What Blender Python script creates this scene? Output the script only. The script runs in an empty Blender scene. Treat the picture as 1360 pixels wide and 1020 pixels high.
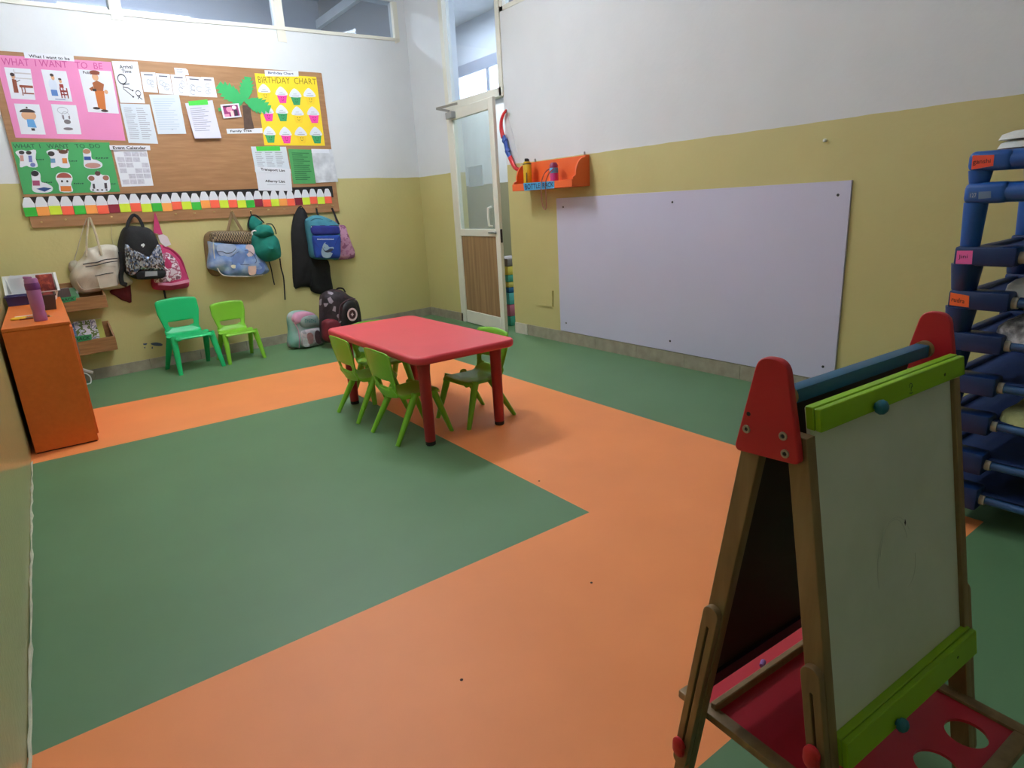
import bpy, bmesh, math, random
from mathutils import Vector, Matrix, noise
random.seed(7)
PI = math.pi
SC = bpy.context.scene
COL = SC.collection

# ------------------------------------------------------------------ camera
F = 834.6524
CAM = Vector((0, 0, 1.20832))
RX, RY, RZ = 1.29175, -0.05646, -0.6217
CM = Matrix.Rotation(RZ, 3, 'Z') @ Matrix.Rotation(RX, 3, 'X') @ Matrix.Rotation(RY, 3, 'Z')
cam = bpy.data.cameras.new('camera'); camo = bpy.data.objects.new('camera', cam); COL.objects.link(camo)
cam.sensor_fit = 'HORIZONTAL'; cam.sensor_width = 36; cam.lens = F / 1360 * 36
cam.clip_start = 0.02
camo.matrix_world = Matrix.Translation(CAM) @ CM.to_4x4()
SC.camera = camo

def ray(u, w):
    return CM @ Vector(((u - 680) / F, -(w - 510) / F, -1))
def hitp(u, w, n, d):
    v = ray(u, w); n = Vector(n)
    return CAM + v * ((d - n.dot(CAM)) / n.dot(v))
def at_z(u, w, z=0.0): return hitp(u, w, (0, 0, 1), z)

# ------------------------------------------------------------------ room numbers
XR, YB, MB_ = 3.5835, 6.5552, 0.12997
XL, YN = -0.2724, -2.2
ANG = math.atan(MB_)
DADO, CEIL = 1.548, 3.5

class Frame:
    """a vertical wall: local x runs right along it, local -y points into the room"""
    def __init__(s, origin, ang):
        s.o = Vector(origin); s.a = ang
        s.t = Vector((math.cos(ang), math.sin(ang), 0)); s.n = Vector((math.sin(ang), -math.cos(ang), 0))
    def px(s, u, w, off=0.0):
        p = hitp(u, w, s.n, s.n.dot(s.o) + off)
        return (p - s.o).dot(s.t), p.z
    def world(s, x, z, off=0.0):
        return s.o + s.t * x + s.n * off + Vector((0, 0, z))
BW = Frame((XR, YB, 0), ANG)
RW = Frame((XR, 0, 0), -PI / 2)

# ------------------------------------------------------------------ materials
def lin(c):
    o = []
    for v in c[:3]:
        v = v / 255.0
        o.append(v / 12.92 if v <= 0.04045 else ((v + 0.055) / 1.055) ** 2.4)
    return (*o, 1.0)
MATS = {}
def mat(name, rgb=None, rough=0.5, var=0.06, scale=6.0, bump=0.0, bscale=120.0, metal=0.0, spec=0.5, coat=0.0, kind=None, rgb2=None, stretch=None):
    if name in MATS: return MATS[name]
    m = bpy.data.materials.new(name); m.use_nodes = True
    nt = m.node_tree; N = nt.nodes; L = nt.links; b = N['Principled BSDF']
    b.inputs['Roughness'].default_value = rough; b.inputs['Metallic'].default_value = metal
    b.inputs['Specular IOR Level'].default_value = spec
    if coat: b.inputs['Coat Weight'].default_value = coat; b.inputs['Coat Roughness'].default_value = 0.08
    c = lin(rgb)
    tc = N.new('ShaderNodeTexCoord'); mp = N.new('ShaderNodeMapping'); L.new(tc.outputs['Object'], mp.inputs['Vector'])
    if stretch: mp.inputs['Scale'].default_value = stretch
    nz = N.new('ShaderNodeTexNoise'); nz.inputs['Scale'].default_value = scale; nz.inputs['Detail'].default_value = 4
    L.new(mp.outputs['Vector'], nz.inputs['Vector'])
    rp = N.new('ShaderNodeValToRGB'); L.new(nz.outputs['Fac'], rp.inputs['Fac'])
    if rgb2 is None:
        lo = tuple(max(0, v * (1 - var)) for v in c[:3]) + (1,); hi = tuple(min(1, v * (1 + var)) for v in c[:3]) + (1,)
        rp.color_ramp.elements[0].position = 0.3; rp.color_ramp.elements[1].position = 0.7
    else:
        lo, hi = c, lin(rgb2)
        rp.color_ramp.elements[0].position = 0.42; rp.color_ramp.elements[1].position = 0.58
    rp.color_ramp.elements[0].color = lo; rp.color_ramp.elements[1].color = hi
    L.new(rp.outputs['Color'], b.inputs['Base Color'])
    if bump:
        n2 = N.new('ShaderNodeTexNoise'); n2.inputs['Scale'].default_value = bscale; n2.inputs['Detail'].default_value = 3
        L.new(mp.outputs['Vector'], n2.inputs['Vector'])
        bp = N.new('ShaderNodeBump'); bp.inputs['Strength'].default_value = bump; bp.inputs['Distance'].default_value = 0.004
        L.new(n2.outputs['Fac'], bp.inputs['Height']); L.new(bp.outputs['Normal'], b.inputs['Normal'])
    MATS[name] = m
    return m
def ramp_mat(name, cols, rough=0.5, tex='VORONOI', scale=40.0, stretch=None, metal=0.0, pos=None, interp='CONSTANT', coat=0.0):
    """patterned cloth, paper or wood: a texture through a ramp of several colours"""
    if name in MATS: return MATS[name]
    m = bpy.data.materials.new(name); m.use_nodes = True
    nt = m.node_tree; N = nt.nodes; L = nt.links; b = N['Principled BSDF']
    b.inputs['Roughness'].default_value = rough; b.inputs['Metallic'].default_value = metal
    if coat: b.inputs['Coat Weight'].default_value = coat
    tc = N.new('ShaderNodeTexCoord'); mp = N.new('ShaderNodeMapping'); L.new(tc.outputs['Object'], mp.inputs['Vector'])
    if stretch: mp.inputs['Scale'].default_value = stretch
    if tex == 'VORONOI':
        t = N.new('ShaderNodeTexVoronoi'); t.inputs['Scale'].default_value = scale; out = t.outputs['Color']
        s = N.new('ShaderNodeSeparateColor'); L.new(mp.outputs['Vector'], t.inputs['Vector']); L.new(out, s.inputs['Color']); out = s.outputs['Red']
    elif tex == 'WAVE':
        t = N.new('ShaderNodeTexWave'); t.inputs['Scale'].default_value = scale; t.inputs['Distortion'].default_value = 3.0
        t.inputs['Detail'].default_value = 3; L.new(mp.outputs['Vector'], t.inputs['Vector']); out = t.outputs['Fac']
    elif tex == 'CHECK':
        t = N.new('ShaderNodeTexChecker'); t.inputs['Scale'].default_value = scale; L.new(mp.outputs['Vector'], t.inputs['Vector']); out = t.outputs['Fac']
    else:
        t = N.new('ShaderNodeTexNoise'); t.inputs['Scale'].default_value = scale; t.inputs['Detail'].default_value = 5
        L.new(mp.outputs['Vector'], t.inputs['Vector']); out = t.outputs['Fac']
    rp = N.new('ShaderNodeValToRGB'); rp.color_ramp.interpolation = interp
    while len(rp.color_ramp.elements) < len(cols): rp.color_ramp.elements.new(0.5)
    for i, c in enumerate(cols):
        e = rp.color_ramp.elements[i]; e.position = pos[i] if pos else i / len(cols); e.color = lin(c)
    L.new(out, rp.inputs['Fac']); L.new(rp.outputs['Color'], b.inputs['Base Color'])
    MATS[name] = m
    return m
def glass_mat(name, tint, refl=0.04, haze=0.0):
    m = bpy.data.materials.new(name); m.use_nodes = True
    nt = m.node_tree; N = nt.nodes; L = nt.links
    N.remove(N['Principled BSDF'])
    tr = N.new('ShaderNodeBsdfTransparent'); tr.inputs['Color'].default_value = (*tint, 1)
    gl = N.new('ShaderNodeBsdfGlossy'); gl.inputs['Roughness'].default_value = 0.02
    fr = N.new('ShaderNodeFresnel'); fr.inputs['IOR'].default_value = 1.5
    nz = N.new('ShaderNodeTexNoise'); nz.inputs['Scale'].default_value = 2.0
    df = N.new('ShaderNodeBsdfDiffuse'); df.inputs['Color'].default_value = (0.75, 0.78, 0.8, 1)
    mx = N.new('ShaderNodeMixShader'); gm = N.new('ShaderNodeNewGeometry'); iv = N.new('ShaderNodeMath'); iv.operation = 'SUBTRACT'; iv.inputs[0].default_value = 1.0; L.new(gm.outputs['Backfacing'], iv.inputs[1])
    ml = N.new('ShaderNodeMath'); ml.operation = 'MULTIPLY'; L.new(fr.outputs['Fac'], ml.inputs[0]); L.new(iv.outputs[0], ml.inputs[1]); L.new(ml.outputs[0], mx.inputs['Fac']); L.new(tr.outputs[0], mx.inputs[1]); L.new(gl.outputs[0], mx.inputs[2])
    m2 = N.new('ShaderNodeMixShader'); mm = N.new('ShaderNodeMath'); mm.operation = 'MULTIPLY'; mm.inputs[1].default_value = haze * 2
    L.new(nz.outputs['Fac'], mm.inputs[0]); L.new(mm.outputs[0], m2.inputs['Fac']); L.new(mx.outputs[0], m2.inputs[1]); L.new(df.outputs[0], m2.inputs[2])
    L.new(m2.outputs[0], N['Material Output'].inputs['Surface'])
    return m
def emit_mat(name, rgb, strength):
    m = bpy.data.materials.new(name); m.use_nodes = True
    b = m.node_tree.nodes['Principled BSDF']
    b.inputs['Base Color'].default_value = lin(rgb); b.inputs['Emission Color'].default_value = lin(rgb); b.inputs['Emission Strength'].default_value = strength
    return m
def wall_mat(name, upper, lower, h, rough_lo=0.45, rough_up=0.7):
    m = bpy.data.materials.new(name); m.use_nodes = True
    nt = m.node_tree; N = nt.nodes; L = nt.links; b = N['Principled BSDF']
    g = N.new('ShaderNodeNewGeometry'); s = N.new('ShaderNodeSeparateXYZ'); L.new(g.outputs['Position'], s.inputs[0])
    nz = N.new('ShaderNodeTexNoise'); nz.inputs['Scale'].default_value = 3.0; nz.inputs['Detail'].default_value = 5; L.new(g.outputs['Position'], nz.inputs['Vector'])
    n9 = N.new('ShaderNodeTexNoise'); n9.inputs['Scale'].default_value = 5.0; L.new(g.outputs['Position'], n9.inputs['Vector'])
    ad = N.new('ShaderNodeMath'); ad.operation = 'MULTIPLY_ADD'; ad.inputs[1].default_value = 0.012; ad.inputs[2].default_value = -0.006
    L.new(n9.outputs['Fac'], ad.inputs[0])
    zz = N.new('ShaderNodeMath'); zz.operation = 'ADD'; L.new(s.outputs['Z'], zz.inputs[0]); L.new(ad.outputs[0], zz.inputs[1])
    gt = N.new('ShaderNodeMath'); gt.operation = 'GREATER_THAN'; gt.inputs[1].default_value = h; L.new(zz.outputs[0], gt.inputs[0])
    def two(c):
        rp = N.new('ShaderNodeValToRGB'); c = lin(c)
        rp.color_ramp.elements[0].color = tuple(v * 0.94 for v in c[:3]) + (1,); rp.color_ramp.elements[1].color = tuple(min(1, v * 1.05) for v in c[:3]) + (1,)
        L.new(nz.outputs['Fac'], rp.inputs['Fac']); return rp
    a, c = two(lower), two(upper)
    mx = N.new('ShaderNodeMix'); mx.data_type = 'RGBA'; L.new(gt.outputs[0], mx.inputs['Factor']); L.new(a.outputs[0], mx.inputs[6]); L.new(c.outputs[0], mx.inputs[7])
    L.new(mx.outputs[2], b.inputs['Base Color'])
    mr = N.new('ShaderNodeMix'); mr.data_type = 'FLOAT'; mr.inputs[2].default_value = rough_lo; mr.inputs[3].default_value = rough_up
    L.new(gt.outputs[0], mr.inputs['Factor']); L.new(mr.outputs[0], b.inputs['Roughness'])
    n2 = N.new('ShaderNodeTexNoise'); n2.inputs['Scale'].default_value = 40.0; n2.inputs['Detail'].default_value = 4; L.new(g.outputs['Position'], n2.inputs['Vector'])
    bp = N.new('ShaderNodeBump'); bp.inputs['Strength'].default_value = 0.12; bp.inputs['Distance'].default_value = 0.01
    L.new(n2.outputs['Fac'], bp.inputs['Height']); L.new(bp.outputs['Normal'], b.inputs['Normal'])
    return m

WHITE_WALL, DADO_C = (220, 223, 225), (200, 190, 130)
M_WALL = wall_mat('wall_paint', WHITE_WALL, DADO_C, DADO)
M_WALLG = wall_mat('gloss_wall_paint', WHITE_WALL, (196, 188, 132), DADO, rough_lo=0.2)
M_NEXT = wall_mat('corridor_paint', (206, 210, 214), (150, 146, 118), 1.49)
M_CEIL = mat('ceiling_paint', (232, 232, 230), 0.8, 0.03)
M_CREAM = mat('cream_frame_paint', (226, 224, 210), 0.4, 0.03)
M_STONE = mat('stone_skirting', (158, 150, 132), 0.5, 0.16, 14, 0.25, 60)
M_STONEW = mat('pale_stone', (205, 200, 186), 0.5, 0.08, 20, 0.2)
M_PAPER = mat('white_paper', (226, 229, 236), 0.75, 0.02, 3)
M_PAPERB = mat('bluish_paper', (214, 222, 230), 0.75, 0.02, 3)
M_GREY = mat('print_grey', (168, 170, 180), 0.8, 0.1, 90)
M_INK = mat('black_ink', (38, 36, 42), 0.7, 0.05)
M_BLACK = mat('black_cloth', (20, 20, 22), 0.85, 0.25, 20, 0.5, 90)
M_BLACKP = mat('black_paper', (28, 24, 24), 0.8)
M_WHITE = mat('white_plastic', (232, 232, 228), 0.4, 0.02)
M_STEEL = mat('grey_metal', (150, 150, 148), 0.35, 0.05, metal=0.8)
M_BRASS = mat('brass', (214, 190, 130), 0.3, 0.05, metal=0.7)
GREENS = (94, 132, 92)

# ------------------------------------------------------------------ mesh builder
def smooth_loop(pts, n=4):
    out = []; k = len(pts)
    for i in range(k):
        p0, p1, p2, p3 = [Vector(pts[(i + j) % k]) for j in (-1, 0, 1, 2)]
        for j in range(n):
            t = j / n
            out.append(0.5 * ((2 * p1) + (-p0 + p2) * t + (2 * p0 - 5 * p1 + 4 * p2 - p3) * t * t + (-p0 + 3 * p1 - 3 * p2 + p3) * t ** 3))
    return out
def smooth_path(pts, n=5):
    pts = [Vector(p) for p in pts]; out = []
    for i in range(len(pts) - 1):
        p0 = pts[max(i - 1, 0)]; p1 = pts[i]; p2 = pts[i + 1]; p3 = pts[min(i + 2, len(pts) - 1)]
        for j in range(n):
            t = j / n
            out.append(0.5 * ((2 * p1) + (-p0 + p2) * t + (2 * p0 - 5 * p1 + 4 * p2 - p3) * t * t + (-p0 + 3 * p1 - 3 * p2 + p3) * t ** 3))
    out.append(pts[-1]); return out

class MB:
    def __init__(s): s.bm = bmesh.new()
    def box(s, c, size, rot=None, bevel=0.0, seg=2, taper=None):
        r = bmesh.ops.create_cube(s.bm, size=1.0); vs = r['verts']
        M = Matrix.Diagonal((*size, 1.0))
        for v in vs: v.co = M @ v.co
        if taper:
            for v in vs:
                if v.co.z < 0: v.co.x *= taper; v.co.y *= taper
        if bevel:
            es = list({e for v in vs for e in v.link_edges})
            g = bmesh.ops.bevel(s.bm, geom=es, offset=bevel, segments=seg, affect='EDGES', profile=0.5)
            vs = list({v for f in g['faces'] for v in f.verts} | {v for v in vs if v.is_valid})
        R = rot.to_4x4() if rot is not None else Matrix.Identity(4)
        T = Matrix.Translation(Vector(c)) @ R
        for v in vs: v.co = T @ v.co
        return s
    def bar(s, a, b, w, d, up=(0, 0, 1), bevel=0.0):
        a, b = Vector(a), Vector(b); z = (b - a); l = z.length; z.normalize()
        u = Vector(up); x = (u - z * u.dot(z)).normalized(); y = z.cross(x)
        R = Matrix((x, y, z)).transposed()
        return s.box((a + b) / 2, (w, d, l), R, bevel)
    def sweep(s, path, rx, ry=None, normal=(0, -1, 0), n=10, radii=None, caps=True):
        """tube or strap along a path; rx across, ry along `normal`"""
        path = [Vector(p) for p in path]; ry = ry if ry is not None else rx; rings = []
        N0 = Vector(normal)
        for i, p in enumerate(path):
            t = (path[min(i + 1, len(path) - 1)] - path[max(i - 1, 0)]).normalized()
            nn = N0 - t * N0.dot(t)
            if nn.length < 1e-3: nn = Vector((1, 0, 0)) - t * t.x
            nn.normalize(); bb = t.cross(nn); k = radii[i] if radii else 1.0
            rings.append([s.bm.verts.new(p + bb * (math.cos(2 * PI * j / n) * rx * k) + nn * (math.sin(2 * PI * j / n) * ry * k)) for j in range(n)])
        for a, b in zip(rings, rings[1:]):
            for j in range(n): s.bm.faces.new((a[j], a[(j + 1) % n], b[(j + 1) % n], b[j]))
        if caps:
            s.bm.faces.new(rings[0][::-1]); s.bm.faces.new(rings[-1])
        return s
    def lathe(s, prof, c=(0, 0, 0), n=20, R=None):
        R = R or Matrix.Identity(3); c = Vector(c); rings = []
        for r, z in prof:
            rings.append([s.bm.verts.new(c + R @ Vector((r * math.cos(2 * PI * j / n), r * math.sin(2 * PI * j / n), z))) for j in range(n)])
        for a, b in zip(rings, rings[1:]):
            for j in range(n): s.bm.faces.new((a[j], a[(j + 1) % n], b[(j + 1) % n], b[j]))
        if prof[0][0] > 1e-6: s.bm.faces.new(rings[0][::-1])
        if prof[-1][0] > 1e-6: s.bm.faces.new(rings[-1])
        return s
    def prism(s, loop, vec):
        """extrude a 3D loop by a vector"""
        vec = Vector(vec); a = [s.bm.verts.new(Vector(p)) for p in loop]; b = [s.bm.verts.new(Vector(p) + vec) for p in loop]; k = len(a)
        s.bm.faces.new(a[::-1]); s.bm.faces.new(b)
        for i in range(k): s.bm.faces.new((a[i], a[(i + 1) % k], b[(i + 1) % k], b[i]))
        return s
    def puff(s, loop, yb, depth, p=2.6, rings=8, wrinkle=0.0, seed=0, back=0.12, center=None, ws=9.0):
        """a stuffed shape: outline (x,z) bulging towards -y from the plane y=yb"""
        pts = [Vector((q[0], q[1])) for q in loop]; c = Vector(center) if center else sum(pts, Vector((0, 0))) / len(pts); k = len(pts)
        allr = []
        for i in range(rings + 1):
            r = math.cos(i / rings * PI / 2) if i < rings else 0.0
            y = yb - depth * (max(0.0, 1 - r ** p)) ** (1 / p)
            if i == rings:
                allr.append([s.bm.verts.new((c.x, y, c.y))]); break
            ring = []
            for q in pts:
                v = c + (q - c) * r
                w = wrinkle * noise.noise(Vector((v.x * ws + seed, v.y * ws, seed * 1.7))) * (1 - r ** 4) if wrinkle else 0
                ring.append(s.bm.verts.new((v.x, y - w, v.y)))
            allr.append(ring)
        for a, b in zip(allr, allr[1:]):
            for j in range(k):
                if len(b) == 1: s.bm.faces.new((a[j], a[(j + 1) % k], b[0]))
                else: s.bm.faces.new((a[j], a[(j + 1) % k], b[(j + 1) % k], b[j]))
        bv = [s.bm.verts.new((c.x + (q.x - c.x) * 0.9, yb + depth * back, c.y + (q.y - c.y) * 0.9)) for q in pts]
        for j in range(k): s.bm.faces.new((bv[j], bv[(j + 1) % k], allr[0][(j + 1) % k], allr[0][j]))
        s.bm.faces.new(bv[::-1])
        return s
    def mesh(s, name, angle=40):
        bmesh.ops.recalc_face_normals(s.bm, faces=s.bm.faces[:])
        me = bpy.data.meshes.new(name); s.bm.to_mesh(me); s.bm.free()
        for p in me.polygons: p.use_smooth = True
        me.set_sharp_from_angle(angle=math.radians(angle))
        return me
    def build(s, name, m, parent=None, loc=None, rotz=0.0, angle=40):
        return link(name, s.mesh(name, angle), m, parent, loc, rotz)
def link(name, me, m, parent=None, loc=None, rotz=0.0):
    o = bpy.data.objects.new(name, me); COL.objects.link(o)
    if m is not None and not me.materials: me.materials.append(m)
    if parent is not None: o.parent = parent
    if loc is not None: o.location = loc
    o.rotation_euler = (0, 0, rotz)
    return o
def tag(o, label, cat, group=None):
    o['label'] = label; o['category'] = cat
    if group: o['group'] = group
    return o
def thing(name, label, cat, loc=(0, 0, 0), rotz=0.0, group=None):
    o = bpy.data.objects.new(name, None); COL.objects.link(o); o.location = loc; o.rotation_euler = (0, 0, rotz); o.empty_display_size = 0.05
    return tag(o, label, cat, group)
def struct(o): o['kind'] = 'structure'; return o
def copy_tree(o, parent=None):
    c = o.copy(); COL.objects.link(c)
    if parent is not None: c.parent = parent
    for ch in list(o.children): copy_tree(ch, c)
    return c
def solid(name, M, polys, m, parent=None):
    mb = MB()
    for p in polys: mb.prism(*p)
    return mb.build(name, m, parent)

def curve_mesh(loops, thick, bevel=0.0, res=2):
    """filled 2D outlines (holes allowed) with thickness, as a mesh in the XY plane"""
    cu = bpy.data.curves.new('outline', 'CURVE'); cu.dimensions = '2D'; cu.fill_mode = 'BOTH'; cu.extrude = max(thick / 2 - bevel, 1e-5); cu.bevel_depth = bevel; cu.bevel_resolution = res
    for lp in loops:
        sp = cu.splines.new('POLY'); sp.points.add(len(lp) - 1); sp.use_cyclic_u = True
        for q, p in zip(sp.points, lp): q.co = (p[0], p[1], 0, 1)
    ob = bpy.data.objects.new('outline', cu)
    me = bpy.data.meshes.new_from_object(ob)
    bpy.data.objects.remove(ob); bpy.data.curves.remove(cu)
    me.materials.clear()
    return me
def text_mesh(body, bold=0.0):
    cu = bpy.data.curves.new('text', 'FONT'); cu.body = body; cu.size = 1.0; cu.resolution_u = 2; cu.offset = bold
    ob = bpy.data.objects.new('text', cu)
    me = bpy.data.meshes.new_from_object(ob)
    bpy.data.objects.remove(ob); bpy.data.curves.remove(cu); me.materials.clear()
    return me
def norm_xy(me):
    xs = [v.co.x for v in me.vertices]; ys = [v.co.y for v in me.vertices]
    x0, x1, y0, y1 = min(xs), max(xs), min(ys), max(ys)
    for v in me.vertices: v.co.x = (v.co.x - x0) / (x1 - x0); v.co.y = (v.co.y - y0) / (y1 - y0)
    return me
def orient(me, origin, ex, ey, ez):
    origin, ex, ey, ez = Vector(origin), Vector(ex), Vector(ey), Vector(ez)
    for v in me.vertices:
        c = v.co.copy(); v.co = origin + ex * c.x + ey * c.y + ez * c.z
    return me
def rounded(w, h, r, n=5, cx=0.0, cy=0.0):
    out = []
    for (sx, sy, a0) in ((1, 1, 0), (-1, 1, PI / 2), (-1, -1, PI), (1, -1, 1.5 * PI)):
        for i in range(n + 1):
            a = a0 + i / n * PI / 2
            out.append((cx + sx * (w / 2 - r) + r * math.cos(a), cy + sy * (h / 2 - r) + r * math.sin(a)))
    return out
def circle(r, n=24, cx=0, cy=0, ry=None):
    ry = ry or r
    return [(cx + r * math.cos(2 * PI * i / n), cy + ry * math.sin(2 * PI * i / n)) for i in range(n)]

# wall-mounted things: built in the wall's own directions around an anchor point
class On:
    def __init__(s, fr, u, w, off=0.0):
        s.f = fr; s.x0, s.z0 = fr.px(u, w, off); s.loc = fr.world(s.x0, s.z0, 0); s.rot = fr.a
    def P(s, u, w, off):
        x, z = s.f.px(u, w, off); return Vector((x - s.x0, -off, z - s.z0))
    def q(s, u, w, off):
        p = s.P(u, w, off); return (p.x, p.z)
    def bil(s, quad, a, b, off):
        tl, tr, br, bl = [Vector(c) for c in quad]
        p = (bl * (1 - a) + br * a) * (1 - b) + (tl * (1 - a) + tr * a) * b
        return s.P(p.x, p.y, off)
    def thing(s, name, label, cat, group=None):
        s.o = thing(name, label, cat, s.loc, s.rot, group); return s.o
    def root(s, o): o.location = s.loc; o.rotation_euler = (0, 0, s.rot); s.o = o; return o
def sheet(on, name, quad, m, off, parent=None, thick=0.0012, curl=0.0, sag=0.0):
    """a paper sheet with four picture corners; a few mm thick, may lift at its foot"""
    mb = MB(); nx, ny = (4, 8) if curl else (1, 1); G = []
    for k in (0, 1):
        g = []
        for j in range(ny + 1):
            row = []
            for i in range(nx + 1):
                b = 1 - j / ny
                o = off + k * thick + curl * (j / ny) ** 2
                p = on.bil(quad, i / nx, b, off); p.y = -o; row.append(mb.bm.verts.new(p))
            g.append(row)
        G.append(g)
    for k in (0, 1):
        for j in range(ny):
            for i in range(nx): mb.bm.faces.new((G[k][j][i], G[k][j][i + 1], G[k][j + 1][i + 1], G[k][j + 1][i]))
    rim = [(0, i) for i in range(nx)] + [(j, nx) for j in range(ny)] + [(ny, i) for i in range(nx, 0, -1)] + [(j, 0) for j in range(ny, 0, -1)]
    for (a, b), (c, d) in zip(rim, rim[1:] + rim[:1]): mb.bm.faces.new((G[0][a][b], G[0][c][d], G[1][c][d], G[1][a][b]))
    o = mb.build(name, m, parent)
    if parent is None: on.root(o)
    return o
def patch(on, name, quad, loops, m, off, parent, thick=0.0006):
    """cut-out shapes given in 0..1 coordinates of a sheet"""
    mb = MB()
    for lp in loops: mb.prism([on.bil(quad, a, b, off) for a, b in lp], (0, -thick, 0))
    return mb.build(name, m, parent)
def letter(on, body, quad, off, m, parent, name='lettering', bold=0.0):
    me = norm_xy(text_mesh(body, bold))
    for v in me.vertices: v.co = on.bil(quad, v.co.x, v.co.y, off)
    return link(name, me, m, parent)
def lines(on, quad, off, parent, n=12, m=None, x0=0.08, x1=0.92, y0=0.08, y1=0.9, h=0.35, seed=1, name='printed_text', cols=1):
    rnd = random.Random(seed); mb = MB()
    for i in range(n):
        b = y1 - (y1 - y0) * i / n; hh = (y1 - y0) / n * h
        for cidx in range(cols):
            xa = x0 + (x1 - x0) * cidx / cols + 0.01; xb = x0 + (x1 - x0) * (cidx + 1) / cols - 0.03
            xe = xa + (xb - xa) * rnd.uniform(0.6, 1.0)
            mb.prism([on.bil(quad, *t, off) for t in ((xa, b - hh), (xe, b - hh), (xe, b), (xa, b))], (0, -0.0004, 0))
    return mb.build(name, m or M_GREY, parent)
def cc(x0, y0, s): return lambda x, y: (x0 + x / s, y0 + y / s)
def qd(c, *p): return [c(*a) for a in p]

# ================================================================== the room
XC, XD, YA, YA2, YB2, YNN = 1.5584, 2.5639, 4.1049, 5.0955, 1.6919, 0.6742
M_GREEN = mat('green_vinyl', GREENS, 0.5, 0.05, 2.5, 0.12, 500)
M_ORANGE = mat('orange_vinyl', (252, 152, 86), 0.5, 0.04, 2.5, 0.12, 500)
def floor():
    mb = MB(); bm = mb.bm
    xs = [XL - 0.1, XC, XD, XR + 2.0]; ys = [YN - 0.1, YNN, YB2, YA, YA2, 10.0]
    V = [[bm.verts.new((x, y, 0)) for x in xs] for y in ys]; B = [[bm.verts.new((x, y, -0.06)) for x in xs] for y in ys]
    for j in range(5):
        for i in range(3):
            f = bm.faces.new((V[j][i], V[j][i + 1], V[j + 1][i + 1], V[j + 1][i]))
            org = i < 2 and 1 <= j <= 3 and not (i == 0 and j == 2)
            f.material_index = 1 if org else 0
            bm.faces.new((B[j][i], B[j + 1][i], B[j + 1][i + 1], B[j][i + 1]))
    me = mb.mesh('floor'); me.materials.append(M_GREEN); me.materials.append(M_ORANGE)
    struct(link('floor', me, None))
floor()
def wprism(mb, fr, pts, t=-0.14):
    mb.prism([fr.world(x, z, 0) for x, z in pts], fr.n * t)
SILL = [(-4.3, 2.742), (-2.5, 2.795), (-1.5, 2.848), (-0.1, 2.908)]
mb = MB()
wprism(mb, BW, [(-4.3, 0), (-0.1, 0), (-0.1, 2.908), (-1.5, 2.848), (-2.5, 2.795), (-4.3, 2.742)])
wprism(mb, BW, [(-0.1, 0), (0.14, 0), (0.14, 3.5), (-0.1, 3.5)])
wprism(mb, BW, [(-4.3, 3.27), (-0.1, 3.27), (-0.1, 3.5), (-4.3, 3.5)])
struct(mb.build('wall_back', M_WALL))
mb = MB()                       # local x of the right wall = -Y
wprism(mb, RW, [(-4.885, 0), (-YN, 0), (-YN, 2.80), (-4.885, 2.80)])
wprism(mb, RW, [(-6.7, 0), (-5.815, 0), (-5.815, 3.5), (-6.7, 3.5)])
wprism(mb, RW, [(-5.815, 3.27), (-YN, 3.27), (-YN, 3.5), (-5.815, 3.5)])
wprism(mb, RW, [(-1.4, 2.80), (-YN, 2.80), (-YN, 3.27), (-1.4, 3.27)])
struct(mb.build('wall_right', M_WALL))
mb = MB(); mb.box((XL - 0.07, (YN + 6.3) / 2, 1.75), (0.14, 6.3 - YN, 3.5)); struct(mb.build('wall_left', M_WALLG))
mb = MB(); mb.box(((XL + XR) / 2, YN - 0.07, 1.75), (XR - XL + 0.28, 0.14, 3.5)); struct(mb.build('wall_near', M_WALL))
mb = MB(); mb.box(((XL + XR) / 2, 2.2, 3.38), (XR - XL + 0.1, 9.0, 0.1)); struct(mb.build('ceiling', M_CEIL))
# chipped plaster line where the left wall meets the floor
mb = MB(); pth = []
rnd = random.Random(3)
for i in range(60):
    y = 0.6 + i * 0.06; pth.append((XL + 0.003 + rnd.uniform(0, 0.004), y, 0.003 + rnd.uniform(0, 0.008)))
mb.sweep(pth, 0.005, 0.005, (0, 0, 1), 6, [rnd.choice((0.5, 0.8, 1.0, 1.5, 0.6)) for _ in pth])
struct(mb.build('trim_1', mat('chipped_plaster', (196, 194, 172), 0.8, 0.15, 20)))
# stone skirting
mb = MB()
def skirt(fr, a, b, h, t=0.012):
    mb.prism([fr.world(a, 0, 0), fr.world(b, 0, 0), fr.world(b, h, 0), fr.world(a, h, 0)], fr.n * t)
x = -3.88
while x < -0.02:
    e = min(x + 0.42, 0.0); skirt(BW, x + 0.0015, e - 0.0015, 0.088); x = e
struct(mb.build('baseboard_back', M_STONE))
mb = MB(); y = -4.68
while y < -YN - 0.01:
    e = min(y + 0.46, -YN); skirt(RW, y + 0.0015, e - 0.0015, 0.1); y = e
skirt(RW, -6.55, -5.83, 0.09)
struct(mb.build('baseboard_right', M_STONE))
mb = MB(); skirt(RW, -4.872, -4.684, 0.1, 0.016); struct(mb.build('trim_2', M_STONEW))

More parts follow.
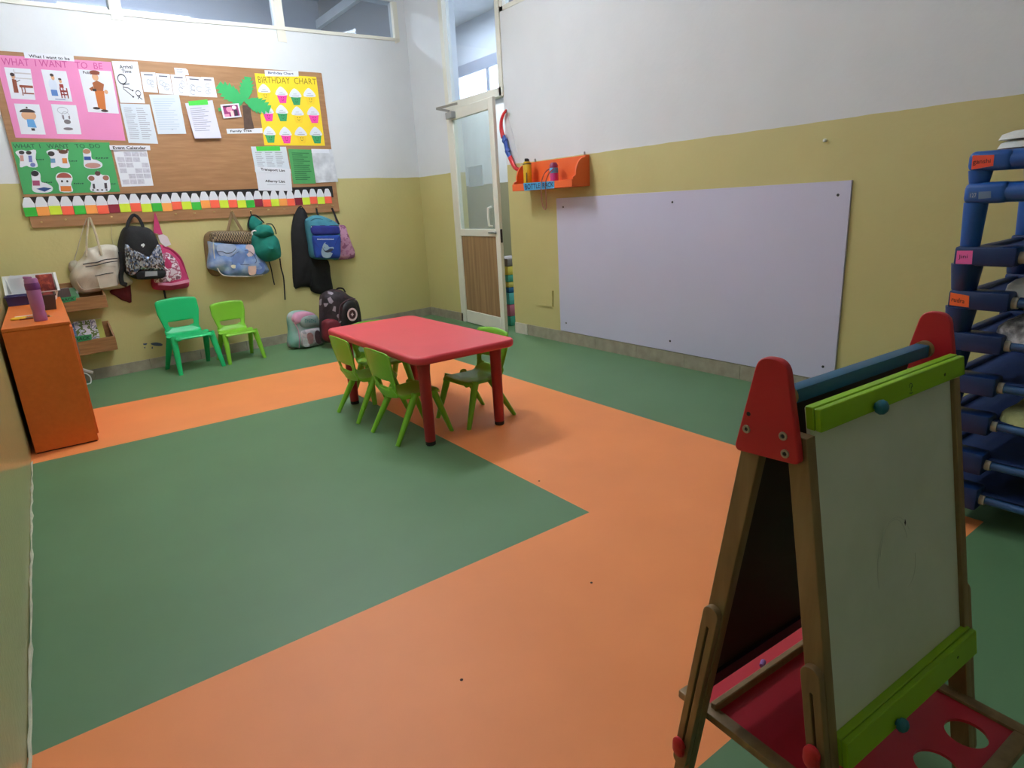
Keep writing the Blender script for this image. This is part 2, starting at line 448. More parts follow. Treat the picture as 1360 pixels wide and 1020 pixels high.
# ---- high windows
M_GLASS = glass_mat('window_glass', (0.80, 0.86, 0.95), haze=0.10)
M_DGLASS = glass_mat('door_glass', (0.86, 0.92, 0.92), haze=0.16)
w1 = bpy.data.objects.new('window_1', None); COL.objects.link(w1); struct(w1)
mb = MB()
for (a, b) in zip(SILL, SILL[1:]):
    mb.prism([BW.world(a[0], a[1] - 0.004, 0.012), BW.world(b[0], b[1] - 0.004, 0.012), BW.world(b[0], b[1] + 0.026, 0.012), BW.world(a[0], a[1] + 0.026, 0.012)], BW.n * -0.08)
mb.prism([BW.world(*p, 0.012) for p in ((-0.155, 2.88), (-0.1, 2.90), (-0.1, 3.27), (-0.155, 3.27))], BW.n * -0.08)
mb.build('frame', M_CREAM, w1)
for xm in (-2.745, -1.405):
    mb = MB(); mb.prism([BW.world(*p, 0.008) for p in ((xm - 0.042, 2.75), (xm + 0.042, 2.75), (xm + 0.042, 3.27), (xm - 0.042, 3.27))], BW.n * -0.07); mb.build('mullion', M_CREAM, w1)
mb = MB()
mb.prism([BW.world(*p, -0.025) for p in ((-4.2, 2.75), (-0.15, 2.89), (-0.15, 3.27), (-4.2, 3.27))], BW.n * -0.006); mb.build('pane', M_GLASS, w1)
w2 = bpy.data.objects.new('window_2', None); COL.objects.link(w2); struct(w2)
mb = MB()
for q in ((-4.90, -1.4, 2.79, 2.825), (-4.885, -4.825, 2.79, 3.27), (-1.45, -1.4, 2.79, 3.27), (-3.2, -3.12, 2.8, 3.27)):
    mb.prism([RW.world(*p, 0.006) for p in ((q[0], q[2]), (q[1], q[2]), (q[1], q[3]), (q[0], q[3]))], RW.n * -0.07)
mb.build('frame', M_CREAM, w2)
mb = MB(); mb.prism([RW.world(*p, -0.03) for p in ((-4.83, 2.82), (-1.42, 2.82), (-1.42, 3.27), (-4.83, 3.27))], RW.n * -0.006); mb.build('pane', M_GLASS, w2)

# ---- door, its frame and the glazed transom
d1 = bpy.data.objects.new('door_1', None); COL.objects.link(d1); struct(d1); d1.location = (XR - 0.008, 5.805, 0)
d1.rotation_euler = (0, 0, math.atan2(-0.870, -0.066))
def rect(mb, a, b, z0, z1, y0, y1): mb.box(((a + b) / 2, (y0 + y1) / 2, (z0 + z1) / 2), (abs(b - a), abs(y1 - y0), z1 - z0), bevel=0.004, seg=1)
T0, T1 = -0.018, 0.018
mb = MB()
for q in ((0.0, 0.085, 0.008, 2.13), (0.795, 0.875, 0.008, 2.13), (0.085, 0.795, 2.035, 2.13), (0.085, 0.795, 0.915, 0.985), (0.085, 0.795, 0.008, 0.14)): rect(mb, *q, T0, T1)
mb.build('door_frame', M_CREAM, d1)
mb = MB(); rect(mb, 0.08, 0.80, 0.98, 2.04, -0.004, 0.004); mb.build('glass_pane', M_DGLASS, d1)
mb = MB(); rect(mb, 0.08, 0.80, 0.135, 0.92, -0.008, 0.008)
mb.build('wood_panel', ramp_mat('brown_laminate', [(112, 86, 58), (148, 116, 82), (182, 148, 110)], 0.45, 'NOISE', 3.0, (9, 9, 0.5), pos=[0.1, 0.5, 0.9], interp='LINEAR'), d1)
mb = MB(); mb.sweep([(0.735, -0.008, 1.01), (0.735, -0.045, 1.02), (0.735, -0.05, 1.10), (0.735, -0.045, 1.18), (0.735, -0.008, 1.19)], 0.011, n=8, normal=(1, 0, 0)); mb.build('pull_handle', M_CREAM, d1)
mb = MB(); rect(mb, 0.70, 0.82, 0.945, 0.962, -0.046, -0.03); rect(mb, 0.80, 0.82, 0.94, 0.965, -0.034, -0.016); mb.build('lever_handle', M_STEEL, d1)
mb = MB(); rect(mb, 0.868, 0.88, 0.86, 0.985, -0.012, 0.012); mb.build('lock_plate', M_INK, d1)
mb = MB(); rect(mb, 0.045, 0.17, 2.045, 2.105, -0.07, -0.017); cl = mb.build('door_closer', mat('closer_grey', (150, 152, 150), 0.4), d1)
mb = MB(); mb.bar((0.10, -0.05, 2.115), (-0.04, -0.12, 2.155), 0.022, 0.008); mb.bar((-0.04, -0.12, 2.155), (0.24, -0.03, 2.165), 0.02, 0.008); mb.build('closer_arm', M_STEEL, cl)
mb = MB(); rect(mb, 0.30, 0.585, 1.39, 1.575, 0.0055, 0.0075)
tag(mb.build('paper_note', M_PAPER, None), 'white paper note taped to the corridor side of the door glass', 'paper')
bpy.data.objects['paper_note'].matrix_world = Matrix.Translation(d1.location) @ Matrix.Rotation(d1.rotation_euler.z, 4, 'Z')
t3 = bpy.data.objects.new('trim_3', None); COL.objects.link(t3); struct(t3)
mb = MB()
for (a, b, z0, z1) in ((-5.86, -5.795, 0, 3.27), (-4.935, -4.875, 2.13, 3.27), (-5.80, -4.9, 2.135, 2.205)):
    mb.prism([RW.world(*p, 0.012) for p in ((a, z0), (b, z0), (b, z1), (a, z1))], RW.n * -0.08)
mb.build('door_surround', M_CREAM, t3)
mb = MB(); mb.prism([RW.world(*p, -0.03) for p in ((-5.80, 2.2), (-4.93, 2.2), (-4.93, 3.27), (-5.80, 3.27))], RW.n * -0.006); mb.build('transom_pane', M_GLASS, t3)
# shallow plastered-over box on the right wall
on = On(RW, 723, 398); mb = MB()
q = [(712, 391), (735, 386), (735, 408), (712, 404)]
mb.prism([on.P(u, w, 0.0) for u, w in q], (0, -0.014, 0)); tr = mb.build('trim_4', M_WALL); on.root(tr); struct(tr)

# ---- what shows behind the glass
mb = MB(); mb.box((5.27, 7.0, 1.8), (0.14, 6.4, 3.6)); struct(mb.build('wall_corridor', M_NEXT))
mb = MB(); mb.box((4.5, 10.05, 1.8), (1.7, 0.14, 3.6)); mb.box((4.5, 3.8, 1.8), (1.5, 0.14, 3.6)); struct(mb.build('wall_corridor_end', M_NEXT))
mb = MB(); mb.box((4.45, 7.0, 3.62), (1.8, 6.4, 0.1)); struct(mb.build('ceiling_corridor', M_CEIL))
M_NEXT2 = mat('next_room_paint', (196, 200, 212), 0.8, 0.04, 1.5)
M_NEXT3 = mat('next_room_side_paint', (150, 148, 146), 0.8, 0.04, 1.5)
mb = MB(); mb.box((1.4, 9.0, 1.95), (4.6, 0.12, 3.9)); struct(mb.build('wall_next_room', M_NEXT2))
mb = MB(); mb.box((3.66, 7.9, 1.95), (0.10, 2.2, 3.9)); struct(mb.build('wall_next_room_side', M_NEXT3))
mb = MB(); mb.box((1.4, 7.8, 3.95), (4.8, 2.6, 0.1)); struct(mb.build('ceiling_next_room', M_NEXT2))
w3 = bpy.data.objects.new('window_3', None); COL.objects.link(w3); struct(w3)
mb = MB(); mb.box((5.185, 7.6, 2.74), (0.02, 1.5, 0.36)); mb.build('pane', emit_mat('daylight', (225, 236, 255), 2.6), w3)
mb = MB(); mb.box((5.18, 7.6, 2.99), (0.05, 1.8, 0.14)); mb.box((5.18, 7.36, 2.74), (0.04, 0.06, 0.4)); mb.box((5.18, 7.6, 2.55), (0.05, 1.6, 0.05)); mb.build('frame', mat('grey_frame', (140, 146, 158), 0.5), w3)
cols = [(74, 170, 150), (206, 118, 150), (96, 196, 204), (40, 110, 170), (214, 204, 110), (80, 176, 160), (226, 214, 100), (130, 126, 128)]
hs = [0.1, 0.12, 0.12, 0.055, 0.055, 0.07, 0.085, 0.08]; z = 0.0
for i, (c, h) in enumerate(zip(cols, hs)):
    mb = MB(); mb.box((3.865, 5.32, z + h / 2), (0.28, 0.32, h - 0.002), bevel=0.008); z += h
    nm = ['teal', 'pink', 'sky blue', 'dark blue', 'pale yellow', 'sea green', 'bright yellow', 'grey'][i]
    tag(mb.build('foam_block', mat('foam_' + nm.replace(' ', '_'), c, 0.8)), f'{nm} foam block in the stack seen through the gap of the open door', 'foam block', 'foam blocks stacked outside the door')

# ---- lamps, and an added corridor fill
def tube(loc, rz, label, power):
    t = thing('tube_light', label, 'lamp', loc, rz, 'ceiling tube lights')
    mb = MB(); mb.box((0, 0, 0.055), (1.24, 0.07, 0.05), bevel=0.006); mb.build('housing', M_WHITE, t)
    mb = MB(); mb.sweep([(-0.58, 0, 0.008), (0.58, 0, 0.008)], 0.016, n=12, normal=(0, 0, 1)); mb.build('tube', emit_mat('tube_glow', (240, 247, 255), power), t)
    for s in (-1, 1):
        mb = MB(); mb.box((s * 0.60, 0, 0.012), (0.03, 0.04, 0.05), bevel=0.004); mb.build('end_cap', M_WHITE, t)
TP = 150.0
tube((0.75, 2.3, 3.25), math.radians(15), 'white tube light on the ceiling over the green middle of the floor', 40.0)
tube((1.62, 4.68, 3.25), math.radians(15), 'white tube light on the ceiling above the low red table', TP)
def area(name, loc, rot, sx, sy, e, col=(1, 1, 1)):
    l = bpy.data.lights.new(name, 'AREA'); l.shape = 'RECTANGLE'; l.size = sx; l.size_y = sy; l.energy = e; l.color = col
    o = bpy.data.objects.new(name, l); COL.objects.link(o); o.location = loc; o.rotation_euler = rot
area('corridor_lamp_and_fill', (4.4, 7.2, 3.5), (0, 0, 0), 0.3, 1.2, 22, (0.95, 0.98, 1))
area('corridor_lamp_and_fill', (4.5, 4.5, 3.5), (0, 0, 0), 0.3, 0.9, 16, (0.95, 0.98, 1))  # unseen fill light, added to brighten the fronts of the foam blocks
area('next_room_lamp', (1.0, 7.8, 3.8), (0, 0, 0), 1.2, 0.3, 40, (0.9, 0.95, 1))
w = bpy.data.worlds.new('world'); w.use_nodes = True; w.node_tree.nodes['Background'].inputs[0].default_value = (0.05, 0.05, 0.055, 1); w.node_tree.nodes['Background'].inputs[1].default_value = 1.0
SC.world = w
SC.view_settings.view_transform = 'Standard'; SC.view_settings.look = 'None'; SC.view_settings.gamma = 1.0; SC.view_settings.use_curve_mapping = False
SC.view_settings.exposure = 1.26

# ================================================================== notice board on the back wall
c1, c2 = cc(0, 50, 4.08), cc(140, 60, 4.08)
M_BOARD = ramp_mat('brown_board', [(150, 108, 70), (162, 118, 78), (174, 130, 90)], 0.55, 'NOISE', 5.0, (1.0, 4, 9), pos=[0.25, 0.5, 0.75], interp='LINEAR')
B_OFF = 0.018
on = On(BW, 235, 281)
bq = [(-21, 66), (427, 96.8), (451, 281), (43, 303)]
mb = MB()
loop = [on.q(*p, B_OFF) for p in bq]
cen = (Vector(loop[0]) + Vector(loop[2])) / 2
rl = []
for i, p in enumerate(loop):                    # small rounded corners
    p = Vector(p); a = Vector(loop[i - 1]); b = Vector(loop[(i + 1) % 4])
    for t in (0.0, 0.3, 0.7, 1.0):
        d0 = (a - p).normalized() * 0.012; d1_ = (b - p).normalized() * 0.012
        rl.append(p + d0 * (1 - t) ** 2 + d1_ * t ** 2)
mb.prism([(p.x, 0, p.y) for p in rl], (0, -B_OFF, 0))
board = on.root(tag(mb.build('notice_board', M_BOARD), 'long brown notice board covered with papers above the hanging bags', 'notice board'))
hooks = [(55, 295), (87, 291.5), (118, 289.5), (148, 288), (177, 287), (206, 285.5), (233, 284), (258, 283), (284, 281.5), (308, 280.5), (333, 280), (356, 278.5), (377, 277.5), (399, 275.5), (420, 274), (441, 273)]
HK = {}
for (u, w_) in hooks:
    p = on.P(u, w_, B_OFF); mb = MB()
    mb.lathe([(0.007, 0), (0.007, 0.002), (0.0022, 0.003), (0.0022, 0.016), (0.0045, 0.019), (0.0045, 0.023), (0.0, 0.025)], p, 8, Matrix.Rotation(PI / 2, 3, 'X'))
    mb.build('hook', M_BRASS, board)
    HK[u] = (u, w_)
# black paper strip behind the row of name tags
strip = [(30, 262), (441, 247), (443, 262), (34, 276)]
sh = sheet(on, 'paper_strip', strip, M_BLACKP, B_OFF + 0.0002); tag(sh, 'black paper strip behind the row of house-shaped tags', 'paper strip')

TAGC = 'G O Y R G O R M Y R Y G O R Y G O R Y R Y G M R Y O R M Y R Y R'.split()
TM = {'G': ('green', (58, 186, 62)), 'O': ('orange', (255, 166, 82)), 'Y': ('lime yellow', (216, 238, 62)), 'R': ('coral red', (255, 104, 76)), 'M': ('maroon', (136, 28, 52))}
ORD = ['first', 'second', 'third', 'fourth', 'fifth', 'sixth', 'seventh', 'eighth', 'ninth', 'tenth', 'eleventh', 'twelfth', 'thirteenth', 'fourteenth', 'fifteenth', 'sixteenth']
(xa, za), (xb, zb) = BW.px(33.7, 287.5, 0.021), BW.px(441.5, 270, 0.021)
zt = BW.px(42, 262, 0.021)[1]; zt2 = BW.px(436, 250.8, 0.021)[1]
NT = len(TAGC); step = (xb - xa) / NT
rnd = random.Random(11)
for i, k in enumerate(TAGC):
    x0 = xa + step * i; x1 = x0 + step * 0.965; f = i / (NT - 1); z0 = za + (zb - za) * f; z1 = zt + (zt2 - zt) * f; h = z1 - z0; dz = rnd.uniform(-0.006, 0.006)
    z0 += dz; z1 += dz; w_ = x1 - x0; xm = (x0 + x1) / 2
    loc = BW.world(xm, z0, 0.0)
    def L(pts): return [((a - 0.5) * w_, -0.0195, b * h) for a, b in pts]
    mb = MB(); mb.prism(L([(0, 0), (1, 0), (1, 0.64), (0.76, 0.97), (0.66, 1.0), (0.34, 1.0), (0.24, 0.97), (0, 0.64)]), (0, -0.0012, 0))
    o = mb.build('name_tag', M_PAPER, None, loc, BW.a)
    ords = (ORD[i] + ' from the left') if i < 16 else (ORD[NT - 1 - i] + ' from the right')
    tag(o, f'house-shaped paper tag with {TM[k][0]} base, {ords} in the row', 'name tag', 'house-shaped name tags under the board papers')
    mb = MB(); y = -0.0208
    mb.prism([((a - 0.5) * w_, y, b * h) for a, b in ((0.0, -0.01), (1.0, -0.01), (1.0, 0.47), (0.0, 0.47))], (0, -0.0012, 0))
    mb.build('colour_base', mat('tag_' + k, TM[k][1], 0.7, 0.03), o)

# ---- papers
O1 = B_OFF + 0.0006
M_PINK = mat('pink_card', (228, 138, 186), 0.7, 0.03, 3)
M_GCARD = mat('green_card', (66, 160, 92), 0.7, 0.04, 4)
M_YCARD = mat('yellow_card', (250, 216, 46), 0.7, 0.03, 4)
M_PINKINK = mat('pink_marker', (196, 78, 140), 0.7); M_GREENINK = mat('green_marker', (22, 70, 52), 0.7); M_OLIVE = mat('olive_marker', (140, 116, 24), 0.7)
def pic(on, par, quad, items, off, name='picture', base=M_PAPER, loops=None):
    if loops: s = patch(on, name, quad, loops, base, off, par, 0.001)
    else: s = sheet(on, name, quad, base, off, par, 0.001)
    off += 0.0012
    for i, (c, lps) in enumerate(items):
        patch(on, 'drawing', quad, lps, mat('draw_%d_%d_%d' % c, c, 0.75, 0.05), off + i * 0.0004, s, 0.0003)
    return s
def ell(cx, cy, rx, ry, n=14, a0=0, a1=2 * PI): return [(cx + rx * math.cos(a0 + (a1 - a0) * i / n), cy + ry * math.sin(a0 + (a1 - a0) * i / n)) for i in range(n if a1 - a0 > 6.2 else n + 1)]
def rc(a, b, c, d): return [(a, b), (c, b), (c, d), (a, d)]
def seg(a, b, c, d, t=0.02):
    v = Vector((c - a, d - b)).normalized(); n = Vector((-v.y, v.x)) * t / 2
    return [(a - n.x, b - n.y), (c - n.x, d - n.y), (c + n.x, d + n.y), (a + n.x, b + n.y)]
def arc(cx, cy, r, t, a0=0.0, a1=2 * PI, n=16, ry=None):
    ry = ry or r; o = []
    for i in range(n):
        b0, b1 = a0 + (a1 - a0) * i / n, a0 + (a1 - a0) * (i + 1) / n
        o.append([(cx + r * math.cos(b0), cy + ry * math.sin(b0)), (cx + r * math.cos(b1), cy + ry * math.sin(b1)), (cx + (r + t) * math.cos(b1), cy + (ry + t) * math.sin(b1)), (cx + (r + t) * math.cos(b0), cy + (ry + t) * math.sin(b0))])
    return o
SKIN, DARK, BRN, TAN, BLU, RED_ = (214, 166, 130), (64, 52, 50), (140, 74, 56), (196, 116, 62), (92, 130, 190), (150, 60, 56)

on = On(BW, 80, 183)
pq = qd(c1, (-30, 92), (601, 132), (680, 558), (84, 542))
P = sheet(on, 'poster', pq, M_PINK, O1); tag(P, 'pink poster headed WHAT I WANT TO BE with five job drawings', 'poster')
O2 = O1 + 0.0014
letter(on, 'WHAT  I WANT   TO  BE', qd(c1, (4, 108), (552, 138), (557, 172), (12, 148)), O2, M_PINKINK, P)
pic(on, P, qd(c1, (22, 160), (165, 170), (193, 338), (62, 330)), [((196, 190, 190), [rc(0.35, 0.82, 0.98, 0.86), rc(0.35, 0.66, 0.98, 0.69), rc(0.33, 0.68, 0.36, 0.95)]), (SKIN, [ell(0.27, 0.72, 0.07, 0.09)]), (BRN, [[(0.17, 0.2), (0.36, 0.2), (0.36, 0.62), (0.2, 0.64)], rc(0.44, 0.38, 0.98, 0.46), rc(0.5, 0.12, 0.54, 0.4), rc(0.62, 0.2, 0.66, 0.4), rc(0.55, 0.18, 0.98, 0.22)]), (DARK, [ell(0.25, 0.78, 0.09, 0.06), seg(0.36, 0.55, 0.52, 0.62)])], O2)
pic(on, P, qd(c1, (222, 172), (358, 182), (393, 347), (262, 340)), [((212, 220, 234), [ell(0.34, 0.52, 0.17, 0.2)]), (SKIN, [ell(0.4, 0.76, 0.07, 0.09), ell(0.68, 0.66, 0.06, 0.07)]), (DARK, [ell(0.38, 0.84, 0.08, 0.05), ell(0.67, 0.72, 0.07, 0.035)]), (BLU, [rc(0.2, 0.16, 0.46, 0.36)]), (RED_, [rc(0.6, 0.44, 0.76, 0.56), rc(0.58, 0.3, 0.88, 0.36), rc(0.58, 0.1, 0.63, 0.44), rc(0.84, 0.1, 0.89, 0.44), rc(0.7, 0.1, 0.74, 0.44), rc(0.58, 0.2, 0.88, 0.24)]), ((150, 156, 190), [rc(0.3, 0.04, 0.72, 0.07)])], O2)
pp = pic(on, P, qd(c1, (425, 172), (602, 182), (645, 412), (478, 403)), [((158, 92, 52), [[(0.36, 0.52), (0.62, 0.5), (0.7, 0.68), (0.5, 0.76), (0.34, 0.7)], [(0.36, 0.54), (0.34, 0.62), (0.2, 0.56), (0.26, 0.5)]]), ((198, 112, 52), [[(0.36, 0.1), (0.6, 0.06), (0.66, 0.52), (0.36, 0.52)]]), (SKIN, [ell(0.47, 0.84, 0.1, 0.09), ell(0.72, 0.5, 0.06, 0.05)]), (BRN, [ell(0.48, 0.95, 0.16, 0.05), rc(0.34, 0.9, 0.62, 0.93)]), (DARK, [ell(0.3, 0.1, 0.12, 0.03), ell(0.55, 0.05, 0.12, 0.03), rc(0.3, 0.5, 0.42, 0.56)])], O2)
letter(on, 'Police', qd(c1, (448, 180), (500, 183), (504, 199), (452, 196)), O2 + 0.0014, M_INK, pp, bold=0.02)
pic(on, P, qd(c1, (76, 357), (212, 362), (248, 525), (115, 523)), [(SKIN, [ell(0.48, 0.62, 0.3, 0.17)]), (DARK, [ell(0.46, 0.72, 0.32, 0.12, 12, 0, PI), ell(0.47, 0.88, 0.04, 0.03), rc(0.46, 0.12, 0.6, 0.2)]), ((96, 160, 214), [[(0.34, 0.24), (0.7, 0.22), (0.64, 0.5), (0.36, 0.5)]])], O2)
pic(on, P, qd(c1, (276, 360), (412, 366), (442, 524), (310, 522)), [((172, 172, 182), arc(0.42, 0.8, 0.2, 0.02, 0, 2 * PI, 16, 0.1) + arc(0.5, 0.6, 0.15, 0.02)), ((120, 112, 116), [ell(0.52, 0.42, 0.14, 0.08), ell(0.5, 0.18, 0.2, 0.05), rc(0.36, 0.5, 0.42, 0.64), rc(0.6, 0.52, 0.66, 0.62)])], O2)

on = On(BW, 65, 92); q = qd(c1, (127, 78), (398, 98), (403, 129), (134, 110))
S = sheet(on, 'caption_strip', q, M_PAPER, O1 + 0.003); tag(S, 'white caption strip reading What I want to be, above the pink poster', 'caption strip')
letter(on, 'What I want to be', qd(c1, (154, 90), (376, 106), (379, 123), (157, 107)), O1 + 0.0044, M_INK, S, bold=0.02)

on = On(BW, 88, 255); gq = qd(c1, (60, 566), (592, 568), (651, 835), (128, 850))
P = sheet(on, 'poster', gq, M_GCARD, O1); tag(P, 'green poster headed WHAT I WANT TO DO with six cut-out drawings', 'poster')
letter(on, 'WHAT  I   WANT   TO  DO', qd(c1, (68, 576), (538, 576), (546, 598), (74, 600)), O2, M_GREENINK, P)
def cut(cx, cy, w_, h_): return qd(c1, (cx - w_ / 2 - 6, cy - h_ / 2), (cx + w_ / 2 - 6, cy - h_ / 2), (cx + w_ / 2 + 6, cy + h_ / 2), (cx - w_ / 2 + 6, cy + h_ / 2))
blob2 = [smooth_loop([(0.02, 0.85), (0.3, 0.98), (0.55, 0.92), (0.95, 0.98), (0.9, 0.5), (0.95, 0.05), (0.6, 0.02), (0.45, 0.1), (0.15, 0.02), (0.18, 0.5)], 3)]
sitter = [smooth_loop([(0.1, 0.9), (0.3, 1.0), (0.5, 0.85), (0.5, 0.5), (0.75, 0.42), (1.0, 0.25), (0.9, 0.05), (0.4, 0.0), (0.08, 0.1), (0.1, 0.5)], 3)]
face = [smooth_loop([(0.2, 0.95), (0.8, 0.95), (0.98, 0.7), (0.85, 0.4), (0.9, 0.05), (0.2, 0.05), (0.15, 0.4), (0.02, 0.7)], 3)]
pic(on, P, cut(145, 655, 120, 98), [((58, 50, 50), [ell(0.3, 0.83, 0.13, 0.11), ell(0.62, 0.82, 0.13, 0.11)]), ((200, 150, 140), [rc(0.2, 0.35, 0.36, 0.68)]), ((110, 120, 180), [rc(0.58, 0.3, 0.74, 0.66), ell(0.74, 0.15, 0.12, 0.12)])], O2, 'cut_out', M_PAPER, blob2)
pic(on, P, cut(316, 655, 128, 104), [((58, 50, 50), [ell(0.22, 0.75, 0.15, 0.13)]), ((96, 58, 44), [ell(0.74, 0.85, 0.2, 0.11), ell(0.55, 0.95, 0.06, 0.05), ell(0.93, 0.95, 0.06, 0.05)]), ((96, 140, 176), [rc(0.16, 0.28, 0.36, 0.5)]), ((214, 128, 62), [rc(0.66, 0.25, 0.86, 0.52)])], O2, 'cut_out', M_PAPER, blob2)
pic(on, P, cut(497, 655, 108, 110), [((176, 128, 100), [ell(0.28, 0.85, 0.2, 0.12)]), ((44, 84, 160), [rc(0.12, 0.42, 0.46, 0.6)]), ((192, 140, 130), [ell(0.52, 0.16, 0.4, 0.13)])], O2, 'cut_out', M_PAPER, sitter)
pic(on, P, cut(222, 780, 120, 122), [((46, 42, 44), [ell(0.26, 0.86, 0.18, 0.13)]), ((160, 74, 110), [rc(0.12, 0.32, 0.44, 0.55)]), ((40, 72, 130), [[(0.25, 0.18), (0.62, 0.05), (0.95, 0.2), (0.6, 0.25)]])], O2, 'cut_out', M_PAPER, sitter)
pic(on, P, cut(350, 784, 96, 112), [((164, 80, 68), [ell(0.5, 0.72, 0.42, 0.24, 12, 0, PI)]), ((52, 48, 52), [ell(0.36, 0.55, 0.06, 0.06), ell(0.66, 0.55, 0.06, 0.06)]), ((222, 128, 58), [rc(0.24, 0.06, 0.84, 0.32)])], O2, 'cut_out', M_PAPER, face)
pic(on, P, cut(536, 776, 122, 112), [((96, 62, 60), [ell(0.48, 0.86, 0.13, 0.12)]), ((150, 98, 80), [ell(0.18, 0.62, 0.14, 0.12), ell(0.82, 0.64, 0.14, 0.12)]), ((70, 62, 70), [rc(0.2, 0.12, 0.3, 0.36), rc(0.72, 0.12, 0.84, 0.4)] + [ell(0.2 + 0.2 * k, 0.06, 0.05, 0.04) for k in range(4)])], O2, 'cut_out', M_PAPER, [smooth_loop([(0.0, 0.6), (0.1, 0.78), (0.35, 0.8), (0.5, 1.0), (0.65, 0.8), (0.95, 0.75), (0.98, 0.5), (0.9, 0.0), (0.1, 0.0), (0.15, 0.4)], 3)])
mb = MB()
for (a, b, c_) in ((196, 240, 660), (372, 420, 668), (518, 590, 652), (225, 285, 784), (400, 455, 790), (590, 628, 792)):
    for k in range(5):
        t = a + (b - a) * k / 5; pq_ = qd(c1, (t, c_ - 3 + (k % 2) * 3), (t + (b - a) / 7, c_ - 3), (t + (b - a) / 7, c_ + 3), (t, c_ + 4))
        mb.prism([on.P(*p, O2) for p in pq_], (0, -0.0004, 0))
mb.build('handwriting', M_GREENINK, P)

# Arrival Time, lists, calendar
on = On(BW, 171, 137); q = qd(c1, (605, 127), (745, 130), (786, 356), (652, 353))
S = sheet(on, 'notice', q, M_PAPER, O1 + 0.0015); tag(S, 'white Arrival Time notice with a stick figure, beside the pink poster', 'notice')
letter(on, 'Arrival', qd(c1, (645, 147), (715, 148), (719, 169), (649, 168)), O1 + 0.003, M_INK, S, bold=0.02)
letter(on, 'Time', qd(c1, (658, 173), (710, 174), (713, 192), (661, 191)), O1 + 0.003, M_INK, S, bold=0.02)
patch(on, 'drawing', q, arc(0.26, 0.57, 0.15, 0.03, 0, 2 * PI, 18, 0.1) + [seg(0.26, 0.46, 0.24, 0.34), seg(0.24, 0.44, 0.52, 0.46), seg(0.24, 0.34, 0.56, 0.16), seg(0.24, 0.38, 0.44, 0.36), seg(0.44, 0.36, 0.58, 0.3), ell(0.6, 0.3, 0.03, 0.02), ell(0.57, 0.15, 0.04, 0.02), seg(0.74, 0.1, 0.86, 0.18), seg(0.74, 0.18, 0.92, 0.09)] + arc(0.8, 0.24, 0.09, 0.02, 0, 2 * PI, 14, 0.05), M_INK, O1 + 0.003, S, 0.0003)
on = On(BW, 185, 164); q = qd(c1, (650, 357), (810, 362), (857, 575), (697, 570))
S = sheet(on, 'notice', q, M_PAPERB, O1); tag(S, 'two-column printed list under the Arrival Time notice', 'notice'); lines(on, q, O2, S, 16, cols=2, seed=4)
on = On(BW, 178, 224); q = qd(c1, (612, 603), (795, 608), (832, 802), (660, 808))
S = sheet(on, 'calendar_page', q, M_PAPER, O1); tag(S, 'printed calendar page under the Event Calendar caption', 'calendar')
patch(on, 'printed_grid', q, [rc(0.06 + 0.235 * a, 0.06 + 0.15 * b, 0.06 + 0.235 * a + 0.21, 0.06 + 0.15 * b + 0.125) for a in range(4) for b in range(6) if (a * 3 + b * 5) % 4 != 1], mat('grid_grey', (196, 196, 208), 0.8, 0.15, 60), O2 + 0.0002, S, 0.0003)
on = On(BW, 172, 196); q = qd(c1, (592, 583), (812, 585), (815, 610), (596, 608))
S = sheet(on, 'caption_strip', q, M_PAPER, O1 + 0.009); tag(S, 'white caption strip reading Event Calendar, beside the green poster', 'caption strip')
letter(on, 'Event Calendar', qd(c1, (610, 588), (790, 589), (793, 606), (613, 604)), O1 + 0.0105, M_INK, S, bold=0.03)

# row of five small sheets and the notices below them
small = [((190, 145), (270, 148), (285, 258), (208, 252)), ((272, 152), (348, 157), (368, 267), (292, 262)), ((352, 158), (432, 163), (455, 275), (370, 268)), ((436, 168), (520, 174), (535, 280), (455, 277)), ((518, 172), (585, 175), (606, 283), (530, 280))]
for i, s_ in enumerate(small):
    q = qd(c2, *s_); on = On(BW, sum(p[0] for p in q) / 4, sum(p[1] for p in q) / 4)
    S = sheet(on, 'small_sheet', q, M_PAPER, O1 + 0.0016 * (i % 2)); tag(S, f'small white sheet with line drawing, {ORD[i]} from the left of five in a row', 'sheet', 'row of five small drawings on the board')
    oo = O1 + 0.0016 * (i % 2) + 0.0014; rnd = random.Random(i)
    patch(on, 'heading', q, [rc(0.2, 0.84, 0.8, 0.9)], mat('heading_grey', (96, 96, 110), 0.8), oo, S, 0.0003)
    lp = []
    for k in range(3 + i % 2): lp += arc(0.25 + 0.5 * rnd.random(), 0.2 + 0.4 * rnd.random(), 0.08 + 0.1 * rnd.random(), 0.03, rnd.random(), 5.5, 8, 0.08 + 0.06 * rnd.random())
    patch(on, 'drawing', q, lp, M_GREY, oo, S, 0.0003)
q = qd(c2, (372, 122), (434, 126), (446, 136), (452, 163), (378, 158)); on = On(BW, 240, 95)
mb = MB(); mb.prism([on.P(*p, O1) for p in q], (0, -0.0012, 0)); S = on.root(mb.build('small_label', M_PAPER)); tag(S, 'little white label above the row of small drawings', 'label')
lines(on, qd(c2, (378, 126), (432, 130), (444, 158), (382, 154)), O2, S, 3, seed=9, h=0.5)
q = qd(c2, (236, 268), (398, 268), (438, 480), (285, 482)); on = On(BW, 223, 151)
S = sheet(on, 'notice', q, M_PAPERB, O1 + 0.003); tag(S, 'pale blank-looking sheet below the small drawings, left of the green-taped one', 'notice')
lines(on, q, O1 + 0.0045, S, 14, mat('faint_print', (190, 204, 218), 0.8, 0.05), seed=6); patch(on, 'stamp', q, [ell(0.54, 0.12, 0.03, 0.02)], M_GREY, O1 + 0.0045, S, 0.0003)
q = qd(c2, (432, 315), (580, 298), (622, 505), (478, 508)); on = On(BW, 269, 160)
